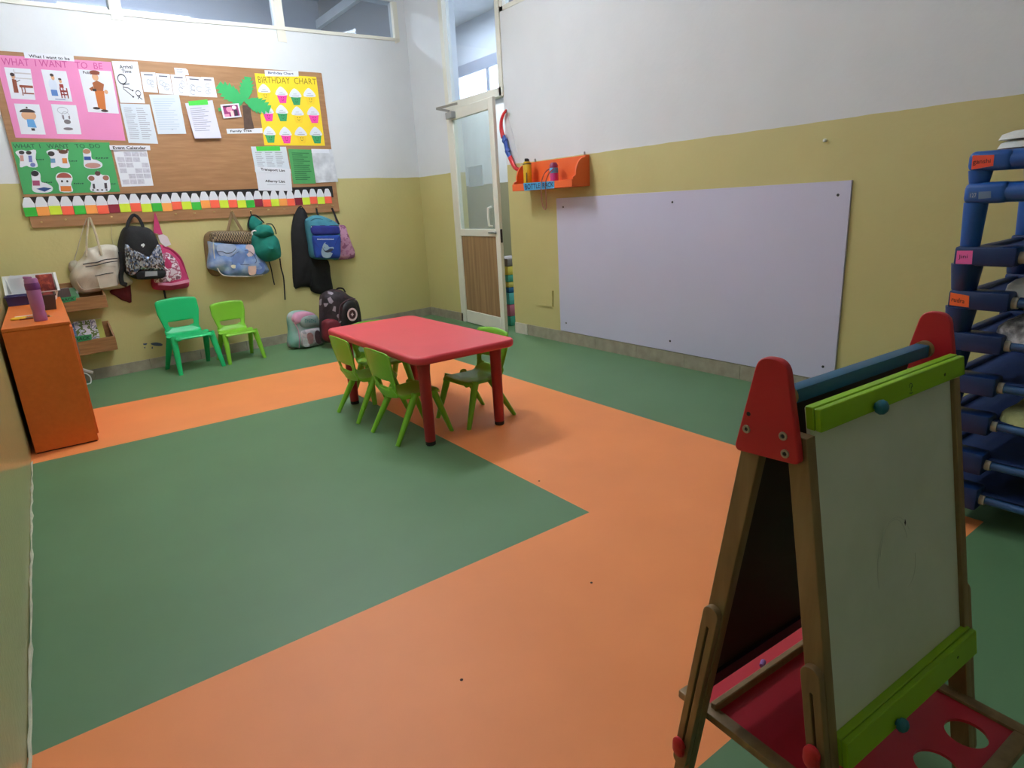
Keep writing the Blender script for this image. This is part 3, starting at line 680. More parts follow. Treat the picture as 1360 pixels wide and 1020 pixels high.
S = sheet(on, 'notice', q, mat('lilac_paper', (218, 216, 236), 0.75, 0.02), O1, curl=0.03); tag(S, 'curling printed sheet with a bright green strip at its top', 'notice')
patch(on, 'green_strip', qd(c2, (448, 304), (552, 294), (557, 322), (453, 328)), [rc(0, 0, 1, 1)], mat('lime_strip', (74, 206, 74), 0.7), O1 + 0.0024, S, 0.0006)
mb = MB()
for k in range(12):
    b = 0.84 - k * 0.055; o_ = O1 + 0.0016 + 0.03 * (1 - b) ** 2 + 0.003 * 0
    mb.prism([on.bil(q, a, bb, o_ + 0.002) for a, bb in ((0.12, b - 0.02), (0.55 + 0.3 * ((k * 7) % 5) / 5, b - 0.02), (0.55 + 0.3 * ((k * 7) % 5) / 5, b), (0.12, b))], (0, -0.0003, 0))
mb.build('printed_text', M_GREY, S)

# palm tree cut-out, its photo, Family Tree caption
on = On(BW, 325, 145); M_LEAF = mat('leaf_paper', (56, 176, 100), 0.7, 0.06, 8); c4 = cc(320, 80, 7.846)
T = on.thing('paper_palm_tree', 'paper palm tree cut-out with green leaves and dark brown trunk', 'paper tree')
def leaf(a, b, wd, n=7, off=0.0):
    a, b = Vector(a), Vector(b); d = b - a; nn = Vector((-d.y, d.x)).normalized(); L_, R_ = [], []
    for k in range(n):
        t0, t1 = k / n, (k + 0.75) / n; e = math.sin(PI * (0.12 + 0.83 * t0)) * wd
        L_ += [a + d * t0 + nn * e * 0.7, a + d * min(1, t1 + 0.06) + nn * e * 1.0]; R_ += [a + d * t0 - nn * e * 0.7, a + d * min(1, t1 + 0.06) - nn * e * 1.0]
    lp = L_ + [b] + R_[::-1]
    mb = MB(); mb.prism([on.P(*c2(p.x, p.y), O1 + 0.004 + off) for p in lp], (0, -0.001, 0)); mb.build('leaf', M_LEAF, T)
leaf((745, 310), (610, 215), 48, off=0.0); leaf((752, 305), (772, 172), 42, off=0.0015); leaf((758, 300), (892, 348), 46, off=0.003); leaf((735, 318), (612, 350), 20, off=0.0045); leaf((750, 290), (690, 315), 34, off=0.006)
mb = MB(); mb.prism([on.P(*c2(*p), O1 + 0.003) for p in ((742, 325), (785, 325), (790, 380), (806, 452), (752, 458), (748, 390))], (0, -0.001, 0)); mb.build('trunk', mat('trunk_paper', (88, 68, 58), 0.8, 0.15, 30), T)
q = qd(c2, (622, 322), (722, 315), (738, 388), (640, 398)); on = On(BW, 307, 147)
S = sheet(on, 'photo_print', q, M_PAPER, O1 + 0.012); tag(S, 'small family photo in pink and purple beside the palm trunk', 'photo')
for i, (c, lp) in enumerate((((150, 44, 110), [rc(0.1, 0.1, 0.92, 0.9)]), ((240, 150, 180), [ell(0.42, 0.62, 0.16, 0.22), rc(0.1, 0.1, 0.36, 0.3)]), ((250, 214, 206), [rc(0.46, 0.1, 0.62, 0.5)]), ((50, 24, 52), [rc(0.66, 0.1, 0.84, 0.55), rc(0.16, 0.78, 0.5, 0.9)]), ((250, 236, 240), [ell(0.7, 0.72, 0.12, 0.14)]))):
    patch(on, 'printed_figure', q, lp, mat('photo_%d' % i, c, 0.5), O1 + 0.0133 + i * 0.0004, S, 0.0003)
on = On(BW, 324, 173); q = qd(c2, (655, 453), (850, 449), (852, 477), (660, 480))
S = sheet(on, 'caption_strip', q, M_PAPER, O1 + 0.0005); tag(S, 'white caption strip reading Family Tree, under the palm tree', 'caption strip')
letter(on, 'Family Tree', qd(c2, (676, 460), (792, 457), (794, 473), (679, 475)), O1 + 0.002, M_INK, S, bold=0.03)

# birthday chart with twelve cupcakes
on = On(BW, 389, 146); yq = qd(c2, (808, 152), (1142, 172), (1190, 545), (862, 543))
P = sheet(on, 'poster', yq, M_YCARD, O1); tag(P, 'yellow birthday chart poster with twelve paper cupcakes', 'poster')
letter(on, 'BIRTHDAY  CHART', qd(c2, (824, 168), (1140, 182), (1144, 214), (830, 204)), O2, M_OLIVE, P)
CUP = {'y': (246, 206, 44), 'p': (240, 70, 166), 'g': (52, 152, 96)}
for (x, y, k) in ((862, 255, 'y'), (955, 270, 'p'), (1030, 280, 'g'), (1107, 278, 'y'), (880, 368, 'p'), (957, 368, 'g'), (1043, 378, 'y'), (1127, 378, 'p'), (890, 485, 'g'), (977, 488, 'p'), (1060, 488, 'y'), (1142, 488, 'g')):
    w_, h_ = 58, 88
    q = qd(c2, (x - w_ / 2 - 5, y - h_ / 2), (x + w_ / 2 - 5, y - h_ / 2), (x + w_ / 2 + 7, y + h_ / 2), (x - w_ / 2 + 7, y + h_ / 2))
    C_ = patch(on, 'cupcake', q, [[(0.02, 0.52), (0.98, 0.52), (0.8, 0.0), (0.22, 0.0)]], mat('cup_' + k, CUP[k], 0.7), O2, P, 0.0012)
    patch(on, 'frosting', q, [smooth_loop([(-0.02, 0.5), (0.98, 0.48), (0.98, 0.68), (0.74, 0.9), (0.46, 1.02), (0.2, 0.9), (-0.02, 0.7)], 3)], M_PAPER, O2 + 0.0013, C_, 0.0008)
    patch(on, 'handwriting', q, [rc(0.18, 0.53, 0.84, 0.57), rc(0.3, 0.66, 0.62, 0.69)], M_GREY, O2 + 0.0022, C_, 0.0003)
    patch(on, 'smile', q, [ell(0.42, 0.34, 0.04, 0.04, 8), ell(0.62, 0.34, 0.04, 0.04, 8)] + arc(0.52, 0.28, 0.1, 0.03, PI * 1.1, PI * 1.9, 6), mat('smile_' + k, tuple(int(v * 0.6) for v in CUP[k]), 0.7), O2 + 0.0013, C_, 0.0003)
on = On(BW, 374, 98); q = qd(c2, (862, 136), (1045, 141), (1047, 170), (866, 168))
S = sheet(on, 'caption_strip', q, M_PAPER, O1 + 0.003); tag(S, 'white caption strip reading Birthday Chart, above the yellow poster', 'caption strip')
letter(on, 'Birthday Chart', qd(c2, (880, 142), (1018, 148), (1020, 164), (883, 160)), O1 + 0.0044, mat('blue_ink', (50, 58, 92), 0.7), S, bold=0.02)

# lists at the right end
on = On(BW, 360, 209); q = qd(c2, (788, 549), (978, 550), (1000, 672), (812, 674))
S = sheet(on, 'notice', q, M_PAPERB, O1); tag(S, 'printed table sheet with green header strip, above the Transport List caption', 'notice')
patch(on, 'green_strip', qd(c2, (815, 549), (945, 547), (948, 572), (820, 574)), [rc(0, 0, 1, 1)], MATS['lime_strip'], O2, S, 0.0005); lines(on, q, O2, S, 8, y1=0.76, seed=12, cols=3)
on = On(BW, 364, 239); q = qd(c2, (813, 676), (1003, 680), (1012, 790), (830, 788))
S = sheet(on, 'notice', q, M_PAPER, O1 + 0.001); tag(S, 'white Allergy List sheet at the foot of the board beside the green page', 'notice')
letter(on, 'Allergy List', qd(c2, (864, 729), (972, 732), (974, 750), (867, 746)), O1 + 0.0025, M_INK, S, bold=0.03)
patch(on, 'underline', q, [rc(0.28, 0.30, 0.82, 0.32)], M_GREY, O1 + 0.0025, S, 0.0003)
on = On(BW, 362, 225); q = qd(c2, (808, 655), (1002, 670), (1006, 695), (812, 688))
S = sheet(on, 'caption_strip', q, M_PAPER, O1 + 0.004); tag(S, 'white caption strip reading Transport List, over the Allergy List sheet', 'caption strip')
letter(on, 'Transport List', qd(c2, (840, 664), (972, 674), (974, 689), (843, 683)), O1 + 0.0055, M_INK, S, bold=0.03)
on = On(BW, 401, 220); q = qd(c2, (990, 562), (1118, 566), (1140, 750), (1018, 752))
S = sheet(on, 'notice', q, mat('green_page', (78, 160, 92), 0.7, 0.05, 30), O1 + 0.0005); tag(S, 'printed green page beside the Allergy List, under the birthday chart', 'notice'); lines(on, q, O2 + 0.0008, S, 14, mat('dark_green_print', (44, 104, 62), 0.8), x0=0.12, x1=0.9, seed=15)
on = On(BW, 431, 220); q = qd(c2, (1115, 562), (1228, 564), (1260, 740), (1140, 746))
S = sheet(on, 'plastic_sleeve', q, ramp_mat('plastic_sleeve_film', [(186, 190, 196), (206, 210, 216), (230, 233, 237)], 0.2, 'NOISE', 9, pos=[0.35, 0.5, 0.65], interp='LINEAR'), O1 + 0.001, curl=0.004); tag(S, 'crumpled clear plastic sleeve at the right end of the board', 'sleeve')
patch(on, 'top_edge', q, [rc(0.0, 0.88, 0.84, 1.0)], M_PAPER, O1 + 0.0026, S, 0.0004)

# ================================================================== bags on the hooks
def fab(name, rgb, var=0.12, rough=0.85, bump=0.35, scale=14): return mat(name, rgb, rough, var, scale, bump, 160)
def outline(on, c, pts, off, n=4): return smooth_loop([on.q(*c(*p), off) for p in pts], n)
def strap(on, name, c, pts, off, w_, m, parent, t=0.003, offs=None, n=6):
    mb = MB(); P_ = [on.P(*c(*p), offs[i] if offs else off) for i, p in enumerate(pts)]
    mb.sweep(smooth_path(P_, n), w_, t, (0, -1, 0), 8); return mb.build(name, m, parent)
def body(on, name, c, pts, off, depth, m, parent, wr=0.02, p=2.6, seed=0, n=4, back=0.1, rings=9):
    mb = MB(); mb.puff(outline(on, c, pts, off + depth * 0.5, n), -off, depth, p, rings, wr, seed, back); return mb.build(name, m, parent, angle=60)
def decal(on, name, c, loops, off, m, parent, t=0.001, sm=0):
    mb = MB()
    for lp in loops:
        pts = [on.P(*c(*p), off) for p in lp]
        if sm: pts = [Vector((q[0], -off, q[1])) for q in smooth_loop([(p.x, p.z) for p in pts], sm)]
        mb.prism(pts, (0, -t, 0))
    return mb.build(name, m, parent)
k8, k5, k6, k4 = cc(80, 270, 6.8), cc(260, 270, 7.843), cc(380, 260, 7.286), cc(400, 270, 12.75)

# white canvas tote
on = On(BW, 135, 390); M_TOTE = fab('off_white_canvas', (206, 198, 182), 0.08)
T = on.thing('tote_bag', 'big off-white canvas tote hanging by two handles, leftmost on the hooks', 'bag')
tb = body(on, 'bag_body', k8, [(100, 700), (108, 610), (150, 545), (210, 490), (245, 415), (305, 398), (380, 376), (470, 372), (525, 395), (560, 520), (610, 640), (665, 715), (580, 765), (480, 782), (400, 792), (220, 822), (145, 785)], 0.01, 0.115, M_TOTE, T, 0.05, 3.0, 1)
M_TOTEH = fab('beige_webbing', (178, 164, 136), 0.1)
strap(on, 'handle', k8, [(262, 128), (252, 200), (240, 300), (238, 420), (235, 480)], 0.1, 0.008, M_TOTEH, T, offs=[0.045, 0.045, 0.06, 0.09, 0.115])
strap(on, 'handle', k8, [(264, 128), (290, 190), (325, 290), (352, 385), (375, 470)], 0.1, 0.009, M_TOTEH, T, offs=[0.05, 0.05, 0.07, 0.1, 0.125])
strap(on, 'zip', k8, [(205, 552), (270, 540), (335, 532), (400, 510), (460, 503), (518, 498)], 0.1, 0.004, M_INK, tb, 0.002, offs=[0.115, 0.128, 0.135, 0.137, 0.135, 0.125])
strap(on, 'zip', k8, [(228, 574), (290, 565), (345, 556), (405, 538), (460, 528), (518, 522)], 0.1, 0.0035, M_INK, tb, 0.002, offs=[0.122, 0.133, 0.138, 0.14, 0.139, 0.128])
decal(on, 'pocket', k8, [[(325, 655), (490, 628), (520, 738), (360, 770)]], 0.128, fab('pocket_canvas', (196, 187, 170), 0.08), tb, 0.004)
strap(on, 'pocket_zip', k8, [(312, 658), (360, 648), (405, 638), (480, 628)], 0.134, 0.003, M_INK, tb, 0.002)
strap(on, 'bottom_seam', k8, [(150, 700), (205, 778), (330, 765), (470, 735), (590, 715)], 0.1, 0.003, fab('seam_canvas', (170, 160, 142)), tb, 0.003, offs=[0.09, 0.115, 0.128, 0.122, 0.09])
# grey pouch behind the tote's left edge
on = On(BW, 95, 360); T = on.thing('cloth_pouch', 'crumpled grey cloth pouch peeping out behind the left side of the white tote', 'bag')
body(on, 'bag_body', k8, [(78, 560), (100, 525), (150, 520), (170, 600), (120, 640), (85, 610)], 0.005, 0.045, fab('grey_cloth', (176, 168, 150)), T, 0.02)
strap(on, 'cord', k8, [(120, 535), (160, 400), (200, 250), (238, 135)], 0.02, 0.003, fab('grey_cloth', (1, 1, 1)), T, offs=[0.02, 0.02, 0.02, 0.02])
# maroon cloth bag with a long cord behind the tote
on = On(BW, 165, 395); T = on.thing('drawstring_pouch', 'maroon cloth pouch on a thin cord, its corner showing below the white tote', 'bag'); M_MAR = fab('maroon_cloth', (104, 30, 40))
body(on, 'bag_body', k8, [(450, 800), (530, 700), (600, 640), (636, 690), (640, 760), (648, 895), (605, 890), (560, 876), (500, 835)], 0.004, 0.04, M_MAR, T, 0.02, n=2)
strap(on, 'cord', k8, [(468, 118), (462, 220), (470, 330), (520, 520), (590, 680)], 0.012, 0.0022, mat('thin_cord', (196, 186, 150), 0.8), T)
# silver and black backpack
on = On(BW, 190, 375)
T = on.thing('backpack', 'black backpack with shiny silver patterned front, hung beside the white tote', 'backpack')
bb = body(on, 'bag_body', k8, [(545, 520), (535, 430), (555, 310), (590, 225), (650, 205), (740, 205), (815, 225), (860, 275), (890, 340), (925, 470), (950, 630), (915, 685), (820, 688), (720, 690), (650, 665), (590, 640)], 0.02, 0.17, M_BLACK, T, 0.02, 3.0, 2)
M_SILV = ramp_mat('silver_print', [(60, 62, 70), (128, 142, 168), (206, 210, 220), (110, 98, 86), (176, 182, 196), (84, 100, 136)], 0.22, 'VORONOI', 95, (1, 1, 0.7), metal=0.55)
mb = MB(); mb.puff(outline(on, k8, [(588, 372), (640, 402), (720, 440), (790, 468), (850, 440), (862, 385), (905, 375), (928, 480), (935, 600), (700, 606), (655, 655), (605, 620), (590, 500)], 0.17, 3), -0.158, 0.042, 3.0, 6, 0.012, 5, 0.4, on.q(*k8(760, 540), 0.17)); pk = mb.build('front_pocket', M_SILV, T)
mb = MB(); mb.puff(outline(on, k8, [(690, 612), (840, 598), (948, 605), (948, 660), (905, 680), (760, 690), (690, 680)], 0.17, 3), -0.162, 0.03, 3, 5, 0, 1, 0.4); mb.build('bottom_panel', M_BLACK, T)
decal(on, 'brand_patch', k8, [[(768, 616), (876, 612), (878, 655), (766, 662)]], 0.194, mat('grey_patch', (140, 142, 144), 0.6), T, 0.002)
decal(on, 'silver_badge', k8, [[(728, 372), (752, 362), (764, 375), (758, 402), (740, 408), (745, 388), (730, 388)]], 0.181, mat('badge_white', (226, 226, 226), 0.4), T, 0.003)
strap(on, 'handle', k8, [(602, 235), (612, 180), (640, 125), (668, 106), (705, 130), (735, 180), (748, 225)], 0.06, 0.013, M_BLACK, T, 0.004, offs=[0.1, 0.09, 0.07, 0.05, 0.07, 0.09, 0.1])
strap(on, 'shoulder_strap', k8, [(545, 440), (560, 560), (548, 660), (560, 720), (602, 738)], 0.12, 0.018, M_BLACK, T, 0.006)
strap(on, 'loose_strap', k8, [(916, 690), (930, 760), (942, 810), (952, 860)], 0.05, 0.0085, M_BLACK, T, 0.002)
# pink bag
on = On(BW, 232, 383)
T = on.thing('school_bag', 'deep pink bag with white printed side and pink strap, right of the black backpack', 'bag')
M_HOT = fab('deep_pink_cloth', (190, 58, 106)); M_PRT = ramp_mat('pink_print', [(214, 196, 206), (166, 96, 120), (232, 222, 230), (122, 84, 100), (196, 150, 170)], 0.6, 'NOISE', 16, pos=[0.2, 0.42, 0.5, 0.58, 0.68])
pb = body(on, 'bag_body', k8, [(835, 690), (850, 560), (880, 380), (930, 375), (1010, 405), (1092, 475), (1135, 570), (1172, 715), (1160, 762), (1080, 778), (990, 790), (880, 785), (845, 760)], 0.01, 0.11, M_HOT, T, 0.02, 2.8, 3)
mb = MB(); mb.puff(outline(on, k8, [(850, 690), (880, 520), (930, 450), (1000, 460), (1068, 540), (1100, 660), (1060, 705), (960, 715), (880, 720)], 0.12, 3), -0.108, 0.02, 3, 5, 0.01, 4, 0.4); mb.build('front_panel', M_PRT, T)
decal(on, 'white_flap', k8, [[(880, 288), (930, 280), (965, 300), (1000, 372), (950, 395), (900, 350)]], 0.06, fab('white_flap_cloth', (226, 216, 222), 0.05), T, 0.006)
decal(on, 'bottom_trim', k8, [[(880, 715), (1000, 722), (1160, 685), (1166, 712), (1000, 745), (882, 738)]], 0.112, fab('light_pink_trim', (216, 140, 170), 0.06), T, 0.01)
decal(on, 'strap_triangle', k8, [[(848, 90), (860, 90), (925, 280), (895, 285), (870, 270), (842, 272)]], 0.045, M_HOT, T, 0.004)
strap(on, 'piping', k8, [(925, 395), (1010, 425), (1085, 500), (1120, 590), (1158, 700)], 0.11, 0.009, fab('dark_pink_piping', (164, 42, 86)), T, 0.009, offs=[0.075, 0.085, 0.085, 0.08, 0.06])

# clear-fronted blue bag with brown woven top
on = On(BW, 312, 366)
T = on.thing('beach_bag', 'wide bag with brown woven top band and clear front showing blue things', 'bag')
M_BRN = fab('brown_webbing', (128, 104, 72)); M_WEAVE = ramp_mat('brown_weave', [(58, 48, 40), (92, 78, 62), (150, 130, 98)], 0.6, 'CHECK', 90, (1, 1, 0.55), pos=[0.0, 0.3, 0.6])
body(on, 'bag_back', k5, [(96, 380), (128, 305), (200, 285), (400, 285), (600, 292), (650, 400), (700, 560), (760, 690), (600, 720), (300, 740), (235, 765), (170, 740), (125, 650)], 0.006, 0.07, M_BRN, T, 0.015, 4.0, 3)
M_CLR = ramp_mat('clear_plastic_over_blue', [(104, 134, 192), (122, 154, 208), (150, 176, 214), (176, 190, 212)], 0.12, 'NOISE', 9, pos=[0.35, 0.5, 0.6, 0.7], interp='LINEAR', coat=0.8)
fp = body(on, 'clear_front', k5, [(150, 500), (140, 400), (175, 400), (400, 420), (600, 425), (660, 500), (760, 660), (770, 715), (700, 750), (500, 765), (320, 765), (250, 720), (165, 690), (135, 650)], 0.05, 0.10, M_CLR, T, 0.03, 3.6, 6)
mb = MB(); mb.puff(outline(on, k5, [(165, 340), (180, 302), (300, 292), (590, 300), (610, 380), (585, 432), (400, 420), (250, 405), (170, 400)], 0.12, 3), -0.07, 0.06, 4, 5, 0.0, 1, 0.3); mb.build('woven_band', M_WEAVE, T)
for (nm, lp, c, o_) in (('pouch', [(222, 440), (260, 425), (370, 425), (420, 450), (415, 505), (350, 555), (260, 545), (222, 500)], (170, 190, 222), 0.146), ('pouch', [(375, 610), (400, 540), (470, 500), (515, 500), (505, 600), (470, 640), (400, 640)], (112, 138, 190), 0.149), ('paper', [(525, 435), (590, 440), (612, 520), (560, 560), (525, 520)], (216, 196, 196), 0.146), ('card', [(552, 640), (622, 640), (622, 735), (555, 740)], (220, 184, 168), 0.147), ('pouch', [(630, 640), (700, 620), (715, 690), (690, 730), (632, 735)], (96, 124, 186), 0.14), ('charm', [(365, 650), (395, 640), (425, 655), (415, 675), (380, 675)], (224, 220, 190), 0.151)):
    decal(on, nm, k5, [lp], o_, mat('inside_%d_%d_%d' % c, c, 0.3, 0.1, 20, coat=0.5), fp, 0.003, 3)
strap(on, 'pouch_edge', k5, [(225, 505), (270, 500), (320, 520), (380, 510), (420, 470)], 0.151, 0.002, M_INK, fp, 0.001)
strap(on, 'pouch_edge', k5, [(425, 520), (480, 490), (560, 500), (610, 545), (630, 610), (560, 636), (430, 640)], 0.153, 0.0022, mat('navy_cord', (52, 62, 104), 0.6), fp, 0.001)
strap(on, 'front_rim', k5, [(185, 400), (190, 520), (215, 640), (260, 730), (340, 758), (560, 762), (700, 745)], 0.13, 0.005, mat('clear_rim', (206, 206, 196), 0.15, coat=0.8), fp, 0.004)
strap(on, 'handle', k5, [(374, 92), (362, 150), (350, 220), (332, 290)], 0.06, 0.013, M_BRN, T, 0.003, offs=[0.045, 0.05, 0.06, 0.075])
strap(on, 'handle', k5, [(378, 92), (410, 160), (450, 230), (492, 300)], 0.06, 0.014, M_BRN, T, 0.003, offs=[0.05, 0.055, 0.07, 0.08])

# teal drawstring backpack
on = On(BW, 356, 345)
T = on.thing('drawstring_backpack', 'teal cloth backpack with black strap ends, overlapping the brown-topped bag', 'backpack'); M_TEAL = fab('teal_cloth', (14, 122, 108), 0.16)
body(on, 'bag_body', k5, [(598, 420), (600, 350), (640, 300), (740, 285), (830, 325), (885, 400), (906, 540), (872, 582), (770, 612), (690, 585), (620, 525)], 0.09, 0.13, M_TEAL, T, 0.045, 2.3, 9)
mb = MB(); mb.puff(outline(on, k5, [(640, 285), (665, 240), (720, 220), (790, 228), (822, 280), (835, 330), (760, 365), (680, 365), (635, 330)], 0.2, 4), -0.13, 0.10, 2.3, 7, 0.03, 4, 0.3); mb.build('top_flap', M_TEAL, T, angle=60)
mb = MB(); mb.puff(outline(on, k5, [(552, 215), (575, 140), (612, 130), (660, 165), (705, 205), (650, 260), (600, 290), (570, 270)], 0.06, 4), -0.03, 0.06, 2.6, 6, 0.02, 2, 0.3); mb.build('upper_strap', M_TEAL, T, angle=60)
strap(on, 'edge_binding', k5, [(560, 270), (548, 210), (572, 138), (625, 126), (690, 180), (712, 206)], 0.075, 0.006, M_BLACK, T, 0.005, offs=[0.07, 0.06, 0.05, 0.05, 0.06, 0.07])
strap(on, 'edge_binding', k5, [(735, 215), (790, 218), (825, 270), (838, 322)], 0.17, 0.005, M_BLACK, T, 0.005)
strap(on, 'white_clip', k5, [(590, 330), (586, 300), (605, 286), (630, 288)], 0.2, 0.006, M_WHITE, T, 0.005)
strap(on, 'hook_loop', k5, [(572, 80), (575, 110), (600, 135)], 0.045, 0.004, M_BLACK, T)
strap(on, 'loose_strap', k5, [(762, 600), (785, 680), (800, 760), (820, 850)], 0.07, 0.006, M_BLACK, T, 0.002)
strap(on, 'loose_strap', k5, [(876, 575), (890, 680), (912, 760), (922, 860), (930, 1005)], 0.07, 0.007, M_BLACK, T, 0.002)

# black coat
on = On(BW, 415, 388)
T = on.thing('coat', 'long black coat hanging behind the blue backpack', 'coat')
body(on, 'coat_body', k6, [(140, 95), (110, 130), (85, 200), (62, 360), (72, 560), (88, 880), (160, 884), (240, 886), (260, 925), (330, 952), (462, 945), (445, 780), (425, 640), (330, 560), (240, 480), (228, 300), (225, 215), (185, 120)], 0.004, 0.075, M_BLACK, T, 0.03, 2.2, 4, n=3)
strap(on, 'hanging_loop', k6, [(140, 118), (138, 100), (150, 100), (152, 118)], 0.04, 0.003, M_BLACK, T)
strap(on, 'coat_edge', k6, [(215, 220), (222, 400), (235, 600), (240, 880)], 0.05, 0.006, mat('coat_edge_cloth', (14, 14, 16), 0.9), T, 0.006, offs=[0.05, 0.062, 0.066, 0.05])

# pink bag behind the blue backpack
on = On(BW, 461, 345)
T = on.thing('cloth_bag', 'dusty pink printed cloth bag half hidden behind the blue backpack', 'bag')
body(on, 'bag_body', k4, [(560, 380), (640, 372), (745, 372), (780, 470), (815, 570), (860, 690), (915, 810), (905, 920), (780, 950), (640, 955), (560, 900)], 0.004, 0.06, ramp_mat('dusty_pink_print', [(176, 116, 148), (196, 142, 170), (150, 92, 126), (206, 160, 184)], 0.85, 'NOISE', 14, pos=[0.2, 0.42, 0.55, 0.66]), T, 0.02, 3, 5)
strap(on, 'handle', k4, [(600, 400), (580, 250), (525, 80)], 0.03, 0.006, fab('dusty_pink_strap', (170, 110, 140)), T)

# blue backpack
on = On(BW, 432, 344)
T = on.thing('backpack', 'blue and teal backpack with white lettering over the black coat', 'backpack')
M_TQ = fab('turquoise_cloth', (66, 132, 150)); M_BLU2 = fab('royal_blue_cloth', (30, 66, 150)); M_NAVYP = fab('navy_cloth', (38, 46, 128))
body(on, 'bag_body', k4, [(112, 310), (150, 250), (230, 208), (330, 200), (470, 250), (600, 318), (640, 380), (668, 520), (665, 920), (560, 950), (400, 955), (260, 940), (185, 890), (152, 700), (130, 500)], 0.07, 0.14, M_TQ, T, 0.012, 3.4, 7)
mb = MB(); mb.puff(outline(on, k4, [(185, 390), (400, 378), (630, 388), (655, 460), (648, 522), (400, 535), (205, 528)], 0.21, 3), -0.195, 0.03, 4, 5, 0, 2, 0.4); mb.build('upper_pocket', M_NAVYP, T)
mb = MB(); mb.puff(outline(on, k4, [(195, 560), (300, 545), (500, 540), (655, 545), (668, 700), (655, 910), (560, 935), (300, 928), (240, 900), (215, 740)], 0.21, 3), -0.195, 0.04, 4, 6, 0.008, 3, 0.4); lp_ = mb.build('lower_pocket', M_BLU2, T)
strap(on, 'zip', k4, [(165, 385), (300, 378), (480, 376), (640, 380)], 0.2, 0.0035, M_INK, T, 0.004, offs=[0.185, 0.2, 0.2, 0.185])
strap(on, 'zip_pull', k4, [(172, 388), (184, 440)], 0.2, 0.004, M_WHITE, T, 0.003)
strap(on, 'seam', k4, [(205, 600), (260, 700), (320, 770)], 0.232, 0.0025, M_NAVYP, lp_, 0.002); strap(on, 'seam', k4, [(645, 560), (600, 650), (550, 760)], 0.232, 0.0025, M_NAVYP, lp_, 0.002)
strap(on, 'top_zip', k4, [(160, 300), (230, 262), (340, 270), (430, 305), (520, 300)], 0.19, 0.004, fab('dark_teal_zip', (30, 78, 92)), T, 0.004, offs=[0.16, 0.175, 0.185, 0.185, 0.175])
rnd = random.Random(5); mb = MB()
for i in range(13):
    x = 272 + i * 22; h = 12 + rnd.random() * 8
    for (a, b, c_, d_) in ((x, 598, x + 6, 620), (x + 6, 598 + (i % 3) * 6, x + 15, 604 + (i % 3) * 6), (x + 12, 600, x + 17, 620)):
        mb.prism([on.P(*k4(*p), 0.236) for p in ((a, b), (c_, b), (c_, d_), (a, d_))], (0, -0.001, 0))
mb.build('lettering', mat('white_print', (206, 216, 232), 0.5), lp_)
decal(on, 'emblem', k4, [[(340, 830), (365, 720), (400, 665), (440, 680), (470, 740), (545, 740), (545, 800), (490, 915), (380, 915)]], 0.234, mat('emblem_grey', (150, 172, 184), 0.6), lp_, 0.002, 3)
decal(on, 'emblem_wave', k4, [[(355, 740), (400, 800), (450, 790), (535, 765), (520, 810), (450, 835), (395, 815)]], 0.237, mat('emblem_dark', (44, 48, 58), 0.6), lp_, 0.001, 3)
strap(on, 'shoulder_strap', k4, [(258, 85), (268, 150), (300, 230)], 0.07, 0.011, M_BLACK, T, 0.003, offs=[0.045, 0.07, 0.11]); strap(on, 'shoulder_strap', k4, [(518, 78), (560, 170), (600, 270), (642, 360)], 0.07, 0.011, M_BLACK, T, 0.003, offs=[0.045, 0.06, 0.08, 0.1])

# ---- two school bags on the floor by the back wall
fb = cc(380, 370, 9.275)
class Face(Frame):
    pass
def floor_frame(u, w_, ang):
    p = at_z(u, w_, 0.0); return Frame((p.x, p.y, 0), ang)
fr = floor_frame(410, 461, math.radians(14)); on = On(fr, 410, 461); on.z0 = 0; on.loc = fr.world(on.x0, 0, 0)
T = on.thing('school_bag', 'pale pink and mint school bag sitting on the floor under the coat', 'school bag')
M_PK = fab('pale_pink_nylon', (222, 160, 190), 0.08, 0.6); M_MINT = ramp_mat('mint_pink_nylon', [(120, 186, 170), (160, 196, 188), (210, 166, 188)], 0.6, 'NOISE', 5, pos=[0.3, 0.5, 0.64], interp='LINEAR'); M_LG = ramp_mat('silvery_print', [(176, 178, 182), (196, 186, 192), (150, 150, 156), (206, 176, 190)], 0.5, 'NOISE', 12, pos=[0.2, 0.45, 0.58, 0.68])
body(on, 'bag_body', fb, [(52, 480), (100, 415), (180, 395), (280, 400), (370, 440), (425, 540), (470, 650), (482, 770), (440, 825), (280, 858), (150, 862), (60, 825), (66, 650)], -0.09, 0.13, M_MINT, T, 0.012, 3.2, 2)
mb = MB(); mb.puff(outline(on, fb, [(72, 500), (110, 425), (190, 402), (280, 410), (345, 440), (300, 480), (180, 520), (110, 560)], 0.0, 3), -0.005, 0.04, 3, 5, 0, 1, 1.2); mb.build('top_panel', M_PK, T)
mb = MB(); mb.puff(outline(on, fb, [(185, 490), (250, 455), (370, 450), (400, 500), (420, 575), (330, 590), (220, 610), (175, 560)], 0.04, 3), -0.02, 0.045, 3.4, 6, 0.004, 1, 0.6); up = mb.build('upper_pocket', mat('grey_green_nylon', (150, 168, 164), 0.5, 0.08, 20), T)
mb = MB(); mb.puff(outline(on, fb, [(195, 660), (250, 625), (400, 605), (455, 650), (480, 760), (440, 815), (300, 840), (215, 840), (195, 760)], 0.05, 3), -0.02, 0.055, 3.4, 6, 0.006, 2, 0.6); lw = mb.build('lower_pocket', M_LG, T)
rnd = random.Random(2); mb = MB()
for i in range(6):
    x = 232 + i * 24
    for q in ((x, 500, x + 6, 545), (x + 6, 500 + 14 * (i % 3), x + 17, 508 + 14 * (i % 3))): mb.prism([on.P(*fb(*p), 0.068) for p in ((q[0], q[1]), (q[2], q[1]), (q[2], q[3]), (q[0], q[3]))], (0, -0.001, 0))
mb.build('lettering', mat('teal_print', (70, 140, 134), 0.5), up)
